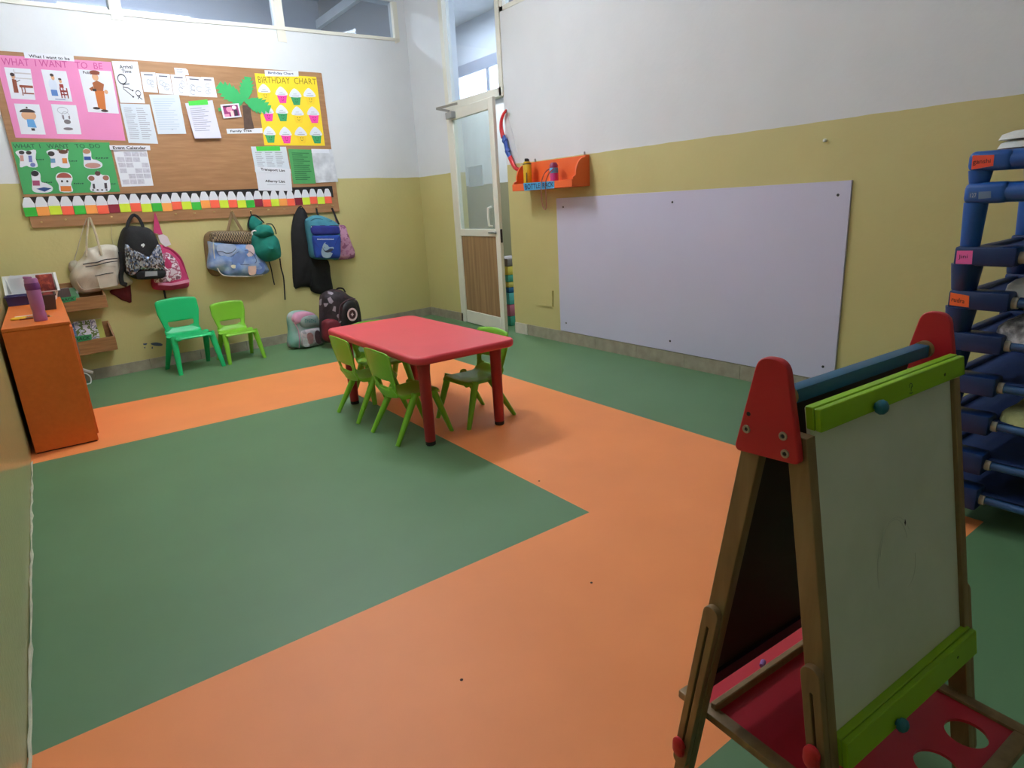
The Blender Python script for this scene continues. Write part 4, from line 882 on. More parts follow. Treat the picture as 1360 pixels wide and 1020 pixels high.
for (lp, c) in (([(260, 690), (300, 665), (335, 700), (330, 790), (275, 800)], (176, 128, 130)), ([(360, 650), (400, 640), (430, 700), (435, 790), (385, 800), (355, 730)], (82, 56, 62)), ([(210, 745), (260, 740), (290, 830), (220, 835)], (206, 206, 208))):
    decal(on, 'printed_figure', fb, [lp], 0.079, mat('bagprint_%d' % c[0], c, 0.6, 0.2, 30), lw, 0.001, 3)
strap(on, 'piping', fb, [(80, 500), (110, 560), (150, 640), (165, 760), (160, 855)], 0.02, 0.004, M_PK, T, 0.004, offs=[0.0, 0.02, 0.03, 0.03, 0.01])

fr = floor_frame(455, 458, math.radians(20)); on = On(fr, 455, 458); on.z0 = 0; on.loc = fr.world(on.x0, 0, 0)
T = on.thing('school_bag', 'black and maroon spotted school bag with round white-ringed badge, behind the table corner', 'school bag')
M_SP = ramp_mat('spotted_black_nylon', [(30, 22, 28), (44, 32, 40), (150, 140, 150), (60, 30, 40), (24, 20, 24)], 0.6, 'VORONOI', 26, pos=[0.0, 0.3, 0.88, 0.93, 0.97])
M_MRN = fab('maroon_nylon', (112, 26, 42), 0.12, 0.6)
body(on, 'bag_body', fb, [(480, 250), (520, 180), (620, 135), (700, 140), (760, 190), (850, 240), (890, 310), (925, 520), (905, 760), (800, 790), (640, 792), (505, 775), (480, 550)], -0.10, 0.16, M_SP, T, 0.01, 3.2, 3)
mb = MB(); mb.puff(outline(on, fb, [(495, 520), (600, 490), (680, 520), (690, 640), (660, 780), (510, 770), (488, 640)], 0.03, 3), 0.0, 0.065, 3.2, 5, 0, 1, 0.6); mb.build('lower_panel', M_MRN, T)
mb = MB(); mb.puff(outline(on, fb, [(690, 420), (705, 340), (770, 265), (845, 262), (885, 330), (915, 510), (890, 620), (700, 640), (685, 540)], 0.07, 3), -0.02, 0.065, 3.4, 6, 0, 1, 0.8); fp = mb.build('front_pocket', mat('black_nylon', (24, 22, 26), 0.5, 0.1), T)
def ringd(cx, cy, r0, r1, ry): return [[(cx + r0 * math.cos(a), cy + r0 * ry * math.sin(a)), (cx + r0 * math.cos(b), cy + r0 * ry * math.sin(b)), (cx + r1 * math.cos(b), cy + r1 * ry * math.sin(b)), (cx + r1 * math.cos(a), cy + r1 * ry * math.sin(a))] for a, b in [(2 * PI * i / 28, 2 * PI * (i + 1) / 28) for i in range(28)]]
decal(on, 'badge_ring', fb, ringd(815, 442, 44, 62, 1.3), 0.087, mat('badge_ring_white', (232, 206, 212), 0.5), fp, 0.002)
decal(on, 'badge_disc', fb, [[(815 + 43 * math.cos(2 * PI * i / 24), 442 + 56 * math.sin(2 * PI * i / 24)) for i in range(24)]], 0.086, mat('badge_disc_dark', (74, 34, 44), 0.5), fp, 0.002)
decal(on, 'badge_dot', fb, [[(815 + (20 if i % 2 == 0 else 11) * math.cos(2 * PI * i / 8), 442 + (26 if i % 2 == 0 else 14) * math.sin(2 * PI * i / 8)) for i in range(8)]], 0.089, MATS['badge_ring_white'], fp, 0.001)
strap(on, 'piping', fb, [(640, 640), (650, 480), (660, 350), (710, 290), (790, 250), (850, 250)], 0.055, 0.005, fab('grey_piping', (90, 70, 80)), T, 0.005)
strap(on, 'handle', fb, [(600, 160), (640, 120), (700, 125), (730, 170)], -0.06, 0.008, M_BLACK, T, 0.004)

# ================================================================== child's plastic chairs
def chair_meshes(key):
    """seat, backrest and four legs of a moulded chair; faces -y, 0.31 wide, back top 0.5"""
    out = []
    # seat: a dished sheet with a turned-down rim
    mb = MB(); nx, ny = 14, 12; G = []
    for j in range(ny + 1):
        v = j / ny; y = -0.145 + 0.275 * v; row = []
        wd = 0.145 - 0.012 * v - (0.03 * (1 - v / 0.12) ** 2 if v < 0.12 else 0)
        for i in range(nx + 1):
            u = i / nx * 2 - 1
            z = 0.262 - 0.014 * (1 - u * u) * math.sin(PI * min(1, v * 1.1)) - 0.008 * v
            if v < 0.1: z -= 0.02 * (1 - v / 0.1) ** 2
            if abs(u) > 0.9: z -= 0.016 * (abs(u) - 0.9) / 0.1
            if v > 0.86: z += 0.05 * ((v - 0.86) / 0.14) ** 2
            row.append(mb.bm.verts.new((u * wd, y, z)))
        G.append(row)
    for j in range(ny):
        for i in range(nx): mb.bm.faces.new((G[j][i], G[j][i + 1], G[j + 1][i + 1], G[j + 1][i]))
    out.append(('seat', mb.mesh('seat_' + key), 0.011))
    # backrest: curved panel on two uprights with a hand slot just above the seat
    mb = MB(); nx, ny = 18, 16; G = []
    for j in range(ny + 1):
        v = j / ny; z = 0.250 + 0.25 * v; row = []
        wd = 0.120 + 0.032 * min(1, max(0, v - 0.1) * 1.9) - (0.012 * ((v - 0.92) / 0.08) ** 2 if v > 0.92 else 0)
        for i in range(nx + 1):
            u = i / nx * 2 - 1
            y = 0.116 + 0.046 * max(0, v - 0.12) ** 0.85 + 0.018 * (1 - u * u) - 0.006 - 0.03 * max(0, 0.2 - v)
            zz = z + 0.013 * (1 - u * u) * v - 0.014 * (1 - u * u) * (1 - v)
            if abs(u) > 0.92: y += 0.009
            if j == ny: y += 0.007
            row.append(mb.bm.verts.new((u * wd, y, zz)))
        G.append(row)
    for j in range(ny):
        for i in range(nx):
            um = (i + 0.5) / nx * 2 - 1
            if (j in (4, 5) and abs(um) < 0.62) or (j == 3 and abs(um) < 0.45): continue
            mb.bm.faces.new((G[j][i], G[j][i + 1], G[j + 1][i + 1], G[j + 1][i]))
    out.append(('backrest', mb.mesh('backrest_' + key), 0.010))
    for sx in (-1, 1):
        for fr_ in (-1, 1):
            mb = MB(); a = Vector((sx * 0.128, fr_ * 0.035 - 0.005, 0.255)); b = Vector((sx * 0.152, fr_ * 0.168, 0.0))
            if fr_ < 0: a = Vector((sx * 0.132, -0.085, 0.257)); b = Vector((sx * 0.155, -0.17, 0.0))
            if fr_ > 0: a = Vector((sx * 0.128, 0.02, 0.253))
            mb.sweep([a, a.lerp(b, 0.08), a.lerp(b, 0.5), b], 0.0225, 0.017, (0, 1, 0), 12, [1.15, 1.1, 0.95, 0.7])
            for v in mb.bm.verts:
                if v.co.z < 0.004: v.co.z = 0.0
            out.append(('leg', mb.mesh('leg_' + key), 0))
    return out
CH = {}
def chair(key, m, loc, rz, sc, label):
    if key not in CH: CH[key] = chair_meshes(key)
    t = thing('kids_chair', label, 'chair', loc, rz, 'small plastic chairs'); t.scale = sc
    for nm, me, th in CH[key]:
        o = link(nm, me, m, t)
        if th:
            s = o.modifiers.new('thick', 'SOLIDIFY'); s.thickness = th; s.offset = -1
            b = o.modifiers.new('round', 'SUBSURF'); b.levels = 1; b.render_levels = 1
    return t
M_LIME = mat('lime_plastic', (128, 196, 48), 0.38, 0.03, 3)
M_EMER = mat('emerald_plastic', (20, 190, 112), 0.38, 0.03, 3)
chair('emerald', M_EMER, (0.872, 5.875, 0), math.radians(9), (1.13, 1.02, 1.17), 'bright green plastic chair, the taller of the two by the back wall')
chair('lime', M_LIME, (1.262, 5.915, 0), math.radians(6), (0.98, 0.90, 1.0), 'lime plastic chair by the back wall beside the taller green one')
chair('lime', M_LIME, (1.478, 3.575, 0), math.radians(90), (1, 1, 1), 'lime chair on the left of the red table, farther from the camera')
chair('lime', M_LIME, (1.483, 3.07, 0), math.radians(91), (1, 1, 1), 'lime chair on the left of the red table, nearest the camera')
chair('lime', M_LIME, (1.895, 3.03, 0), math.radians(-86), (1, 1, 1), 'lime chair on the right side of the red table')
chair('lime', M_LIME, (1.70, 3.875, 0), math.radians(2), (1, 0.95, 0.965), 'lime chair at the far end of the red table, mostly hidden by its top')

# ---- low red table
T = thing('kids_table', 'low red plastic table with rounded edges and thick round legs', 'table', (1.688, 3.335, 0))
M_RED = mat('red_plastic', (226, 70, 82), 0.42, 0.03, 4, 0.05, 200); M_DRED = mat('dark_red_plastic', (170, 40, 48), 0.45, 0.04)
me = curve_mesh([rounded(0.60, 1.215, 0.055, 6)], 0.042, 0.014, 3); orient(me, (0, 0, 0.479), (1, 0, 0), (0, 1, 0), (0, 0, 1))
for p in me.polygons: p.use_smooth = True
me.set_sharp_from_angle(angle=math.radians(50))
tt = link('table_top', me, M_RED, T)
mb = MB()
for (x, y, sx, sy) in ((0, -0.5, 0.36, 0.02), (0, 0.5, 0.36, 0.02), (-0.2, 0, 0.02, 0.9), (0.2, 0, 0.02, 0.9)): mb.box((x, y, 0.452), (sx, sy, 0.02), bevel=0.005)
mb.build('apron', M_RED, T)
for x in (-0.226, 0.224):
    for y in (-0.523, 0.49):
        mb = MB(); mb.lathe([(0.027, 0.022), (0.0285, 0.03), (0.031, 0.40), (0.036, 0.455), (0.036, 0.46)], (x, y, 0), 24); lg = mb.build('leg', M_DRED, T)
        mb = MB(); mb.lathe([(0.024, 0), (0.0275, 0.004), (0.0275, 0.022), (0.02, 0.026)], (x, y, 0), 24); mb.build('foot_cap', mat('black_rubber', (26, 24, 24), 0.6), lg)

# ================================================================== orange cabinet and what stands on it
M_ORC = ramp_mat('orange_laminate', [(216, 106, 34), (220, 110, 37), (224, 114, 41)], 0.5, 'NOISE', 40, pos=[0.3, 0.5, 0.7], interp='LINEAR')
T = thing('cabinet', 'low orange cabinet along the left wall with a bottle and bins on top', 'cabinet', (-0.1, 5.1, 0))
mb = MB(); mb.box((0, 0, 0.352), (0.302, 1.66, 0.688), bevel=0.002, seg=1); mb.build('carcass', M_ORC, T)
mb = MB(); mb.box((0.002, 0, 0.705), (0.306, 1.668, 0.018), bevel=0.002, seg=1); mb.build('top_panel', M_ORC, T)
mb = MB(); mb.box((0, 0, 0.004), (0.29, 1.64, 0.008)); mb.build('plinth', M_INK, T)
for k in range(3):
    mb = MB(); mb.box((0.155, -0.54 + 0.54 * k, 0.36), (0.012, 0.52, 0.64), bevel=0.002, seg=1); dr = mb.build('door', M_ORC, T)
    mb = MB(); mb.box((0.166, -0.36 + 0.54 * k, 0.5), (0.014, 0.014, 0.1), bevel=0.003); mb.build('handle', M_STEEL, dr)
ZC = 0.7145
# purple bottle
T = thing('water_bottle', 'mauve water bottle with darker purple cap on the orange cabinet', 'bottle', (-0.073, 4.455, ZC))
M_MAUVE = mat('mauve_plastic', (166, 104, 152), 0.35, 0.04, 8); M_PURP = mat('purple_plastic', (112, 50, 112), 0.4, 0.05)
mb = MB(); mb.lathe([(0.030, 0), (0.0325, 0.004), (0.0325, 0.035), (0.030, 0.05), (0.030, 0.06), (0.033, 0.075), (0.034, 0.17), (0.030, 0.178)], (0, 0, 0), 28); mb.build('bottle_body', M_MAUVE, T)
mb = MB(); mb.lathe([(0.0345, 0.176), (0.0355, 0.18), (0.0355, 0.205), (0.033, 0.214)], (0, 0, 0), 28); mb.build('cap', M_PURP, T)
mb = MB(); mb.lathe([(0.033, 0.212), (0.032, 0.23), (0.028, 0.24)], (0, 0, 0), 28); mb.box((-0.012, -0.006, 0.244), (0.042, 0.03, 0.014), Matrix.Rotation(0.12, 3, 'Y'), 0.005); mb.build('lid', M_MAUVE, T)
# scissors
T = thing('scissors', 'scissors with yellow handles lying on the orange cabinet behind the bottle', 'scissors', (-0.135, 4.66, ZC), math.radians(-8))
mb = MB()
for cy in (-0.018, 0.022):
    mb.sweep([(-0.045 + 0.032 * math.cos(a), cy + 0.015 * math.sin(a), 0.005) for a in [i * PI / 8 for i in range(17)]], 0.0065, 0.005, (0, 0, 1), 8, caps=False)
mb.build('handle', mat('yellow_plastic', (246, 206, 40), 0.4), T)
mb = MB(); mb.box((0.045, 0.0, 0.003), (0.12, 0.010, 0.002)); mb.box((0.045, 0.004, 0.005), (0.12, 0.010, 0.002), Matrix.Rotation(0.06, 3, 'Z')); mb.build('blade', M_STEEL, T)
for i, (p, rz, c, nm) in enumerate((((-0.10, 4.60, ZC + 0.004), -4, (150, 70, 40), 'reddish brown pencil lying in front of the scissors'), ((-0.125, 4.775, ZC + 0.004), 4, (236, 226, 222), 'white crayon lying behind the scissors'))):
    t = thing('pencil', nm + ' on the orange cabinet', 'pencil', p, math.radians(rz)); mb = MB()
    mb.sweep([(-0.075, 0, 0), (0.07, 0, 0)], 0.004, n=6, normal=(0, 0, 1)); mb.build('barrel', mat('pencil_%d' % i, c, 0.5), t)
    mb = MB(); mb.sweep([(0.07, 0, 0), (0.085, 0, 0)], 0.0038, n=6, normal=(0, 0, 1), radii=[1, 0.15]); mb.build('tip', mat('pencil_wood', (214, 180, 130), 0.7), t)
def bin_(name, label, cat, loc, bx, by, tx, ty, h, m, rz=0.0, t=0.004, rim=0.006, front=1.0):
    """open flared box: bottom bx x by, mouth tx x ty"""
    o = thing(name, label, cat, loc, rz); mb = MB(); bm = mb.bm
    def ring(x, y, z): return [bm.verts.new((sx * x / 2, sy * y / 2, z * (front if sy < 0 else 1.0))) for sx, sy in ((-1, -1), (1, -1), (1, 1), (-1, 1))]
    R = [ring(bx, by, 0), ring(tx, ty, h - 0.008), ring(tx + 2 * rim, ty + 2 * rim, h - 0.008), ring(tx + 2 * rim, ty + 2 * rim, h), ring(tx - 2 * t, ty - 2 * t, h), ring(bx - 2 * t, by - 2 * t, t)]
    for a, b in zip(R, R[1:]):
        for j in range(4): bm.faces.new((a[j], a[(j + 1) % 4], b[(j + 1) % 4], b[j]))
    bm.faces.new(R[0][::-1]); bm.faces.new(R[-1])
    mb.build('bin_body', m, o); return o
bin_('storage_bin', 'small dark grey bin of red things at the front of the bins', 'bin', (-0.022, 5.12, ZC), 0.068, 0.22, 0.088, 0.25, 0.096, mat('dark_grey_plastic', (70, 58, 62), 0.5))
for i in range(7):
    t = thing('red_block', f'small dark red block in the dark grey bin, {ORD[i]} from the front', 'block', (-0.024 + 0.012 * (i % 2), 5.03 + i * 0.028, ZC + 0.004), math.radians(5 * (i % 3)), 'red blocks in the dark grey bin')
    mb = MB(); mb.box((0, 0, 0.045 + 0.004 * (i % 3)), (0.05, 0.022, 0.086), bevel=0.004); mb.build('block_body', mat('dark_red_block', (140, 44, 40), 0.5, 0.15), t)
bin_('storage_bin', 'navy blue low tray behind the purple bottle', 'bin', (-0.185, 5.62, ZC), 0.13, 0.14, 0.14, 0.16, 0.066, mat('navy_plastic', (48, 44, 96), 0.45))
bin_('storage_basket', 'large white plastic basket at the back of the orange cabinet', 'basket', (-0.098, 5.822, ZC), 0.255, 0.18, 0.30, 0.19, 0.185, M_WHITE, 0.0, 0.005, 0.012, 0.36)
t = thing('paper_stack', 'crumpled white papers standing in the white basket', 'papers', (-0.17, 5.80, ZC + 0.006)); mb = MB()
for k in range(4): mb.box((0.0, -0.03 + 0.02 * k, 0.085 + 0.004 * k), (0.1, 0.002, 0.17), Matrix.Rotation(0.1 - 0.05 * k, 3, 'X') @ Matrix.Rotation(0.06 * k - 0.05, 3, 'Y'))
mb.build('sheets', M_PAPER, t)
t = thing('red_box', 'dark red patterned box standing in the white basket', 'box', (-0.012, 5.80, ZC + 0.006)); mb = MB(); mb.box((0, 0, 0.088), (0.1, 0.05, 0.176), bevel=0.004)
mb.build('box_body', ramp_mat('dark_red_pattern', [(120, 34, 32), (150, 60, 44), (190, 90, 70), (104, 26, 28)], 0.6, 'NOISE', 30, pos=[0.2, 0.5, 0.6, 0.7]), t)
# white cable end below
T = thing('cable', 'white cable with plug poking out behind the orange cabinet near the skirting', 'cable', (0.1, 6.03, 0))
mb = MB(); mb.sweep(smooth_path([(-0.03, -0.06, 0.10), (0.0, -0.05, 0.085), (0.02, -0.05, 0.05), (0.01, -0.06, 0.0055), (-0.04, -0.06, 0.0055)]), 0.005, n=8); mb.build('cord', M_WHITE, T)
mb = MB(); mb.bar((-0.02, -0.03, 0.12), (0.045, -0.05, 0.085), 0.02, 0.016, bevel=0.004); mb.build('plug', M_WHITE, T)

# ================================================================== wooden book racks on the back wall
M_WOOD = ramp_mat('brown_rack_wood', [(136, 96, 56), (152, 110, 66), (168, 124, 78)], 0.55, 'NOISE', 6, (1, 6, 10), pos=[0.3, 0.5, 0.7], interp='LINEAR')
def bx(mb, a, b, z0, z1, y0, y1, bev=0.002): mb.box(((a + b) / 2, (y0 + y1) / 2, (z0 + z1) / 2), (abs(b - a), abs(y1 - y0), abs(z1 - z0)), bevel=bev, seg=1)
def rack(label, s0, s1, zb, zt, d=0.12):
    loc = BW.world(s0, zb, 0); t = thing('book_rack', label, 'rack', loc, ANG); L_ = s1 - s0; H = zt - zb
    mb = MB(); bx(mb, 0, L_, 0, H + 0.115, -0.012, 0); mb.build('back_board', M_WOOD, t)
    mb = MB(); bx(mb, 0, L_, 0, 0.012, -d, -0.012); mb.build('base_board', M_WOOD, t)
    mb = MB(); bx(mb, 0, L_, 0.0, H, -d - 0.012, -d); mb.build('front_lip', M_WOOD, t)
    for x in (0, L_ - 0.012):
        mb = MB(); mb.prism([(x, -0.012, 0.0), (x, -d, 0.0), (x, -d, H), (x, -0.03, H + 0.10), (x, -0.012, H + 0.10)], (0.012, 0, 0)); mb.build('end_board', M_WOOD, t)
    return t
M_RLAB = mat('green_label', (54, 150, 90), 0.7, 0.05)
rk1 = rack('lower wooden book rack with green label on the back wall', -3.83, -3.275, 0.236, 0.350)
rk2 = rack('upper wooden rack with green label under the white tote', -3.83, -3.275, 0.585, 0.685)
for rk, cen, q, lq in ((rk1, (110, 453), qd(cc(0, 340, 5.667), (520, 612), (690, 588), (690, 630), (525, 660)), qd(cc(0, 340, 5.667), (570, 615), (680, 600), (680, 625), (572, 641))),
                       (rk2, (90, 399), qd(cc(0, 340, 5.667), (440, 318), (572, 300), (572, 335), (445, 358)), qd(cc(0, 340, 5.667), (463, 322), (562, 310), (562, 331), (465, 346)))):
    on = On(BW, *cen, 0.132); on.x0 = (Vector(rk.location) - BW.o).dot(BW.t); on.z0 = rk.location.z
    lb = patch(on, 'label', q, [rc(0, 0, 1, 1)], M_RLAB, 0.1325, rk, 0.001)
    letter(on, 'RACK' if rk is rk1 else 'RACK', lq, 0.134, M_GREENINK, lb, bold=0.03)
def book(label, s, z, w_, h, th, off, m, spine=None, lean=0.2):
    t = thing('book', label, 'book', BW.world(s, z, off), ANG, 'books in the wall racks')
    R = Matrix.Rotation(-lean, 3, 'X')
    mb = MB(); mb.box(R @ Vector((0, 0, h / 2)), (w_, th, h), R, 0.001, 1); mb.build('cover', m, t)
    mb = MB(); mb.box(R @ Vector((0.0, 0, h / 2 + 0.001)), (w_ - 0.006, th * 0.6, h + 0.001), R); mb.build('pages', M_PAPER, t); return t
M_BK1 = ramp_mat('green_white_cover', [(214, 210, 220), (96, 116, 54), (196, 196, 206), (130, 128, 150), (224, 222, 226), (112, 130, 60)], 0.5, 'NOISE', 13, pos=[0.0, 0.44, 0.5, 0.53, 0.57, 0.66])
M_BK2 = ramp_mat('blue_cover', [(60, 84, 130), (96, 118, 160), (190, 190, 206)], 0.5, 'NOISE', 18, pos=[0.2, 0.5, 0.62])
book('book with white and leafy green cover in the lower rack', -3.445, 0.253, 0.15, 0.245, 0.008, 0.085, M_BK1)
book('blue book at the left in the lower rack, partly behind the orange cabinet', -3.575, 0.253, 0.11, 0.235, 0.01, 0.092, M_BK2)
book('yellow-green book at the right end of the lower rack behind the leafy one', -3.385, 0.253, 0.12, 0.24, 0.008, 0.06, mat('yellow_green_cover', (178, 180, 84), 0.5, 0.1, 10))
book('dark brown book in the upper rack', -3.545, 0.602, 0.10, 0.165, 0.012, 0.09, mat('dark_brown_cover', (72, 52, 44), 0.5, 0.1))
book('green and white book in the upper rack beside the dark brown one', -3.475, 0.602, 0.07, 0.16, 0.01, 0.07, ramp_mat('green_white_spots', [(96, 150, 104), (224, 228, 226), (80, 130, 88)], 0.5, 'NOISE', 20, pos=[0.2, 0.55, 0.66]))
# blue paint smudge on the wall under the bags
on = On(BW, 203, 457); m3 = cc(0, 260, 3.923)
sm = decal(on, 'paint_smudge', m3, [smooth_loop([(785, 770), (815, 764), (845, 772), (842, 782), (815, 782), (795, 778)], 3), [(745, 770), (768, 768), (762, 778), (748, 778)], [(790, 788), (796, 786), (797, 796), (790, 797)], [(750, 790), (758, 786), (756, 798)]], 0.0003, mat('blue_smudge', (70, 84, 110), 0.7, 0.1), None, 0.0005)
on.root(sm); tag(sm, 'dark blue paint smudge on the wall left of the chairs', 'smudge')

# ================================================================== right wall: whiteboard, bottle rack, toy bow
on = On(RW, 940, 370, 0.0); on.x0 = -4.1967; on.z0 = 0.1045; on.loc = RW.world(on.x0, on.z0, 0)
M_WB = mat('lilac_white_board', (204, 202, 226), 0.38, 0.015, 2, 0.05, 60)
T = thing('whiteboard', 'big pale lilac whiteboard screwed low on the right wall', 'whiteboard', on.loc, RW.a)
mb = MB(); bx(mb, 0, 2.44, 0, 1.126, -0.014, 0, 0.001); mb.build('board_panel', M_WB, T)
for (u, w_) in ((893, 268.5), (1113, 259), (752, 429), (890, 453), (1093, 487), (748, 275)):
    x, z = RW.px(u, w_, 0.014); mb = MB(); mb.lathe([(0.008, 0), (0.008, 0.002), (0.0, 0.0035)], (x - on.x0, -0.0135, z - on.z0), 10, Matrix.Rotation(PI / 2, 3, 'X')); mb.build('screw', M_INK, T)
x, z = RW.px(1096.5, 186.5, 0.0)
T = thing('wall_plug', 'small white plug in the right wall above the whiteboard', 'plug', RW.world(x, z, 0), RW.a); mb = MB(); mb.lathe([(0.009, 0), (0.01, 0.012), (0.006, 0.018), (0, 0.018)], (0, 0, 0), 10, Matrix.Rotation(PI / 2, 3, 'X')); mb.build('plug_body', M_WHITE, T)

sy0, sy1, sz0, sz1, sd = 3.797, 4.567, 1.309, 1.541, 0.178      # bottle rack (world Y and Z)
T = thing('bottle_rack', 'orange wall shelf with blue BOTTLE RACK label above the whiteboard', 'shelf', RW.world(-sy1, sz0, 0), RW.a)
M_OSH = mat('orange_shelf_paint', (236, 104, 44), 0.5, 0.04, 5); LS = sy1 - sy0; HS = sz1 - sz0
mb = MB(); bx(mb, 0, LS, 0, HS, -0.014, 0); mb.build('back_board', M_OSH, T)
mb = MB(); bx(mb, 0, LS, 0, 0.014, -sd, -0.014); mb.build('base_board', M_OSH, T)
mb = MB(); bx(mb, 0.0, LS, 0, 0.056, -sd - 0.013, -sd); mb.build('front_lip', M_OSH, T)
prof = [(-0.014, 0.014), (-sd, 0.014), (-sd, 0.07)] + [(-sd + 0.03 + (sd - 0.075) * (1 - math.cos(t * PI / 12)) * 1.0, 0.085 + (HS - 0.1) * math.sin(t * PI / 12)) for t in range(0, 7)] + [(-0.045, HS), (-0.014, HS)]
for x in (0.0, LS - 0.014):
    mb = MB(); mb.prism([(x, y, z) for y, z in prof], (0.014, 0, 0)); mb.build('end_board', M_OSH, T)
on = On(RW, 715, 240, 0.0); on.x0 = -sy1; on.z0 = sz0; s7 = cc(640, 130, 6.375)
lb = patch(on, 'label', qd(s7, (350, 722), (614, 704), (613, 766), (360, 787)), [rc(0, 0, 1, 1)], mat('sky_blue_label', (74, 160, 206), 0.7, 0.03), sd + 0.0135, T, 0.001)
letter(on, 'BOTTLE  RACK', qd(s7, (364, 730), (606, 712), (606, 752), (368, 778)), sd + 0.015, mat('navy_ink', (24, 30, 66), 0.7), lb, bold=0.02)
for x in (0.10, LS - 0.05):
    mb = MB(); mb.box((x, -0.006, HS + 0.012), (0.016, 0.004, 0.03), bevel=0.001, seg=1); mb.build('hanger', M_STEEL, T)
def shelf_at(u, w_, off):
    x, z = RW.px(u, w_, off); return RW.world(x, sz0 + 0.0145, off)
T = thing('water_bottle', 'yellow bottle with black cap standing in the orange bottle rack', 'bottle', shelf_at(701, 240, 0.10), 0.3)
M_YB = mat('yellow_bottle', (216, 178, 30), 0.3, 0.04, 6)
mb = MB(); mb.lathe([(0.034, 0), (0.036, 0.004), (0.036, 0.195), (0.031, 0.207)], n=24); mb.build('bottle_body', M_YB, T)
mb = MB(); mb.lathe([(0.0362, 0.197), (0.0362, 0.203), (0.034, 0.205)], n=24); mb.lathe([(0.022, 0.22), (0.018, 0.24), (0.012, 0.244)], (0, 0, 0), 18); mb.box((-0.008, 0, 0.236), (0.03, 0.02, 0.02), bevel=0.004); mb.build('cap', M_INK, T)
mb = MB(); mb.lathe([(0.032, 0.204), (0.031, 0.218), (0.02, 0.223)], n=24); mb.build('neck', M_YB, T)
mb = MB(); mb.box((-0.034, -0.013, 0.09), (0.004, 0.012, 0.08), bevel=0.001); mb.build('dark_print', mat('olive_print', (110, 90, 20), 0.5), T)
T = thing('water_bottle', 'pink bottle with light blue band and dangling strap in the orange bottle rack', 'bottle', shelf_at(736, 240, 0.10), 0)
mb = MB(); mb.lathe([(0.033, 0), (0.035, 0.004), (0.035, 0.10), (0.034, 0.104)], n=24); mb.build('bottle_body', mat('magenta_bottle', (206, 60, 136), 0.3, 0.1, 14), T)
mb = MB(); mb.lathe([(0.0345, 0.104), (0.036, 0.106), (0.036, 0.142), (0.033, 0.145)], n=24); mb.build('band', mat('light_blue_band', (92, 170, 216), 0.35), T)
mb = MB(); mb.lathe([(0.034, 0.145), (0.034, 0.165), (0.022, 0.186), (0, 0.187)], n=24); mb.build('lid', mat('plum_lid', (142, 36, 84), 0.4), T)
mb = MB(); mb.sweep(smooth_path([(-0.02, 0.034, 0.14), (-0.075, 0.034, 0.10), (-0.107, 0.036, 0.02), (-0.110, 0.034, -0.10), (-0.108, 0.02, -0.16), (-0.106, -0.004, -0.175), (-0.108, -0.02, -0.13), (-0.110, -0.018, 0.0), (-0.107, -0.016, 0.03), (-0.07, -0.02, 0.10), (-0.02, -0.03, 0.14)]), 0.005, 0.0015, (0, 1, 0), 6); mb.build('strap', mat('pink_cord', (190, 130, 120), 0.7), T)

# toy bow
on = On(RW, 680, 190, 0.0)
T = on.thing('toy_bow', 'red toy bow with blue grip hung on the wall beside the door', 'toy bow')
M_BRED = mat('red_toy_plastic', (214, 40, 48), 0.35, 0.04); M_BBLU = mat('blue_toy_plastic', (48, 84, 170), 0.4, 0.05)
def bow(name, pts, r, m, t=0.008, rad=None):
    mb = MB(); P_ = smooth_path([on.P(*s7(*p), 0.03) for p in pts], 5); mb.sweep(P_, r, t, (0, -1, 0), 10, rad and [rad[0] + (rad[1] - rad[0]) * i / (len(P_) - 1) for i in range(len(P_))]); return mb.build(name, m, T)
bow('upper_limb', [(208, 106), (182, 140), (165, 195), (164, 260), (180, 335)], 0.024, M_BRED, 0.014, (0.5, 1.1))
bow('lower_limb', [(238, 500), (255, 545), (280, 590), (310, 606), (338, 605)], 0.024, M_BRED, 0.014, (1.1, 0.6))
bow('grip', [(182, 325), (198, 375), (208, 420), (220, 470), (240, 505)], 0.027, M_BBLU, 0.016, (0.9, 0.85)); bow('grip_band', [(186, 352), (202, 372)], 0.031, M_BBLU, 0.018); bow('grip_band', [(212, 440), (222, 462)], 0.031, M_BBLU, 0.018)
mb = MB(); mb.sweep([on.P(*s7(210, 106), 0.03), on.P(*s7(338, 605), 0.03)], 0.0012, n=5); mb.build('bow_string', mat('pale_string', (196, 200, 206), 0.6), T)
mb = MB(); mb.sweep([on.P(*s7(205, 118), 0.0), on.P(*s7(205, 118), 0.035)], 0.004, n=8, normal=(0, 0, 1)); mb.build('hanging_pin', M_STEEL, T)

# dark specks on the orange floor
for (u, w_, nm) in ((785.5, 774, 'dark speck on the orange floor right of the inner green corner'), (613, 903, 'dark speck on the orange floor at bottom middle'), (716, 639, 'faint brown speck on the orange floor near the green corner')):
    t = thing('speck', nm, 'speck', at_z(u, w_, 0)); mb = MB(); mb.lathe([(0.0045, 0), (0.0045, 0.001), (0.002, 0.0025), (0, 0.0028)], n=7); mb.build('crumb', mat('dark_crumb', (70, 36, 28), 0.8), t)

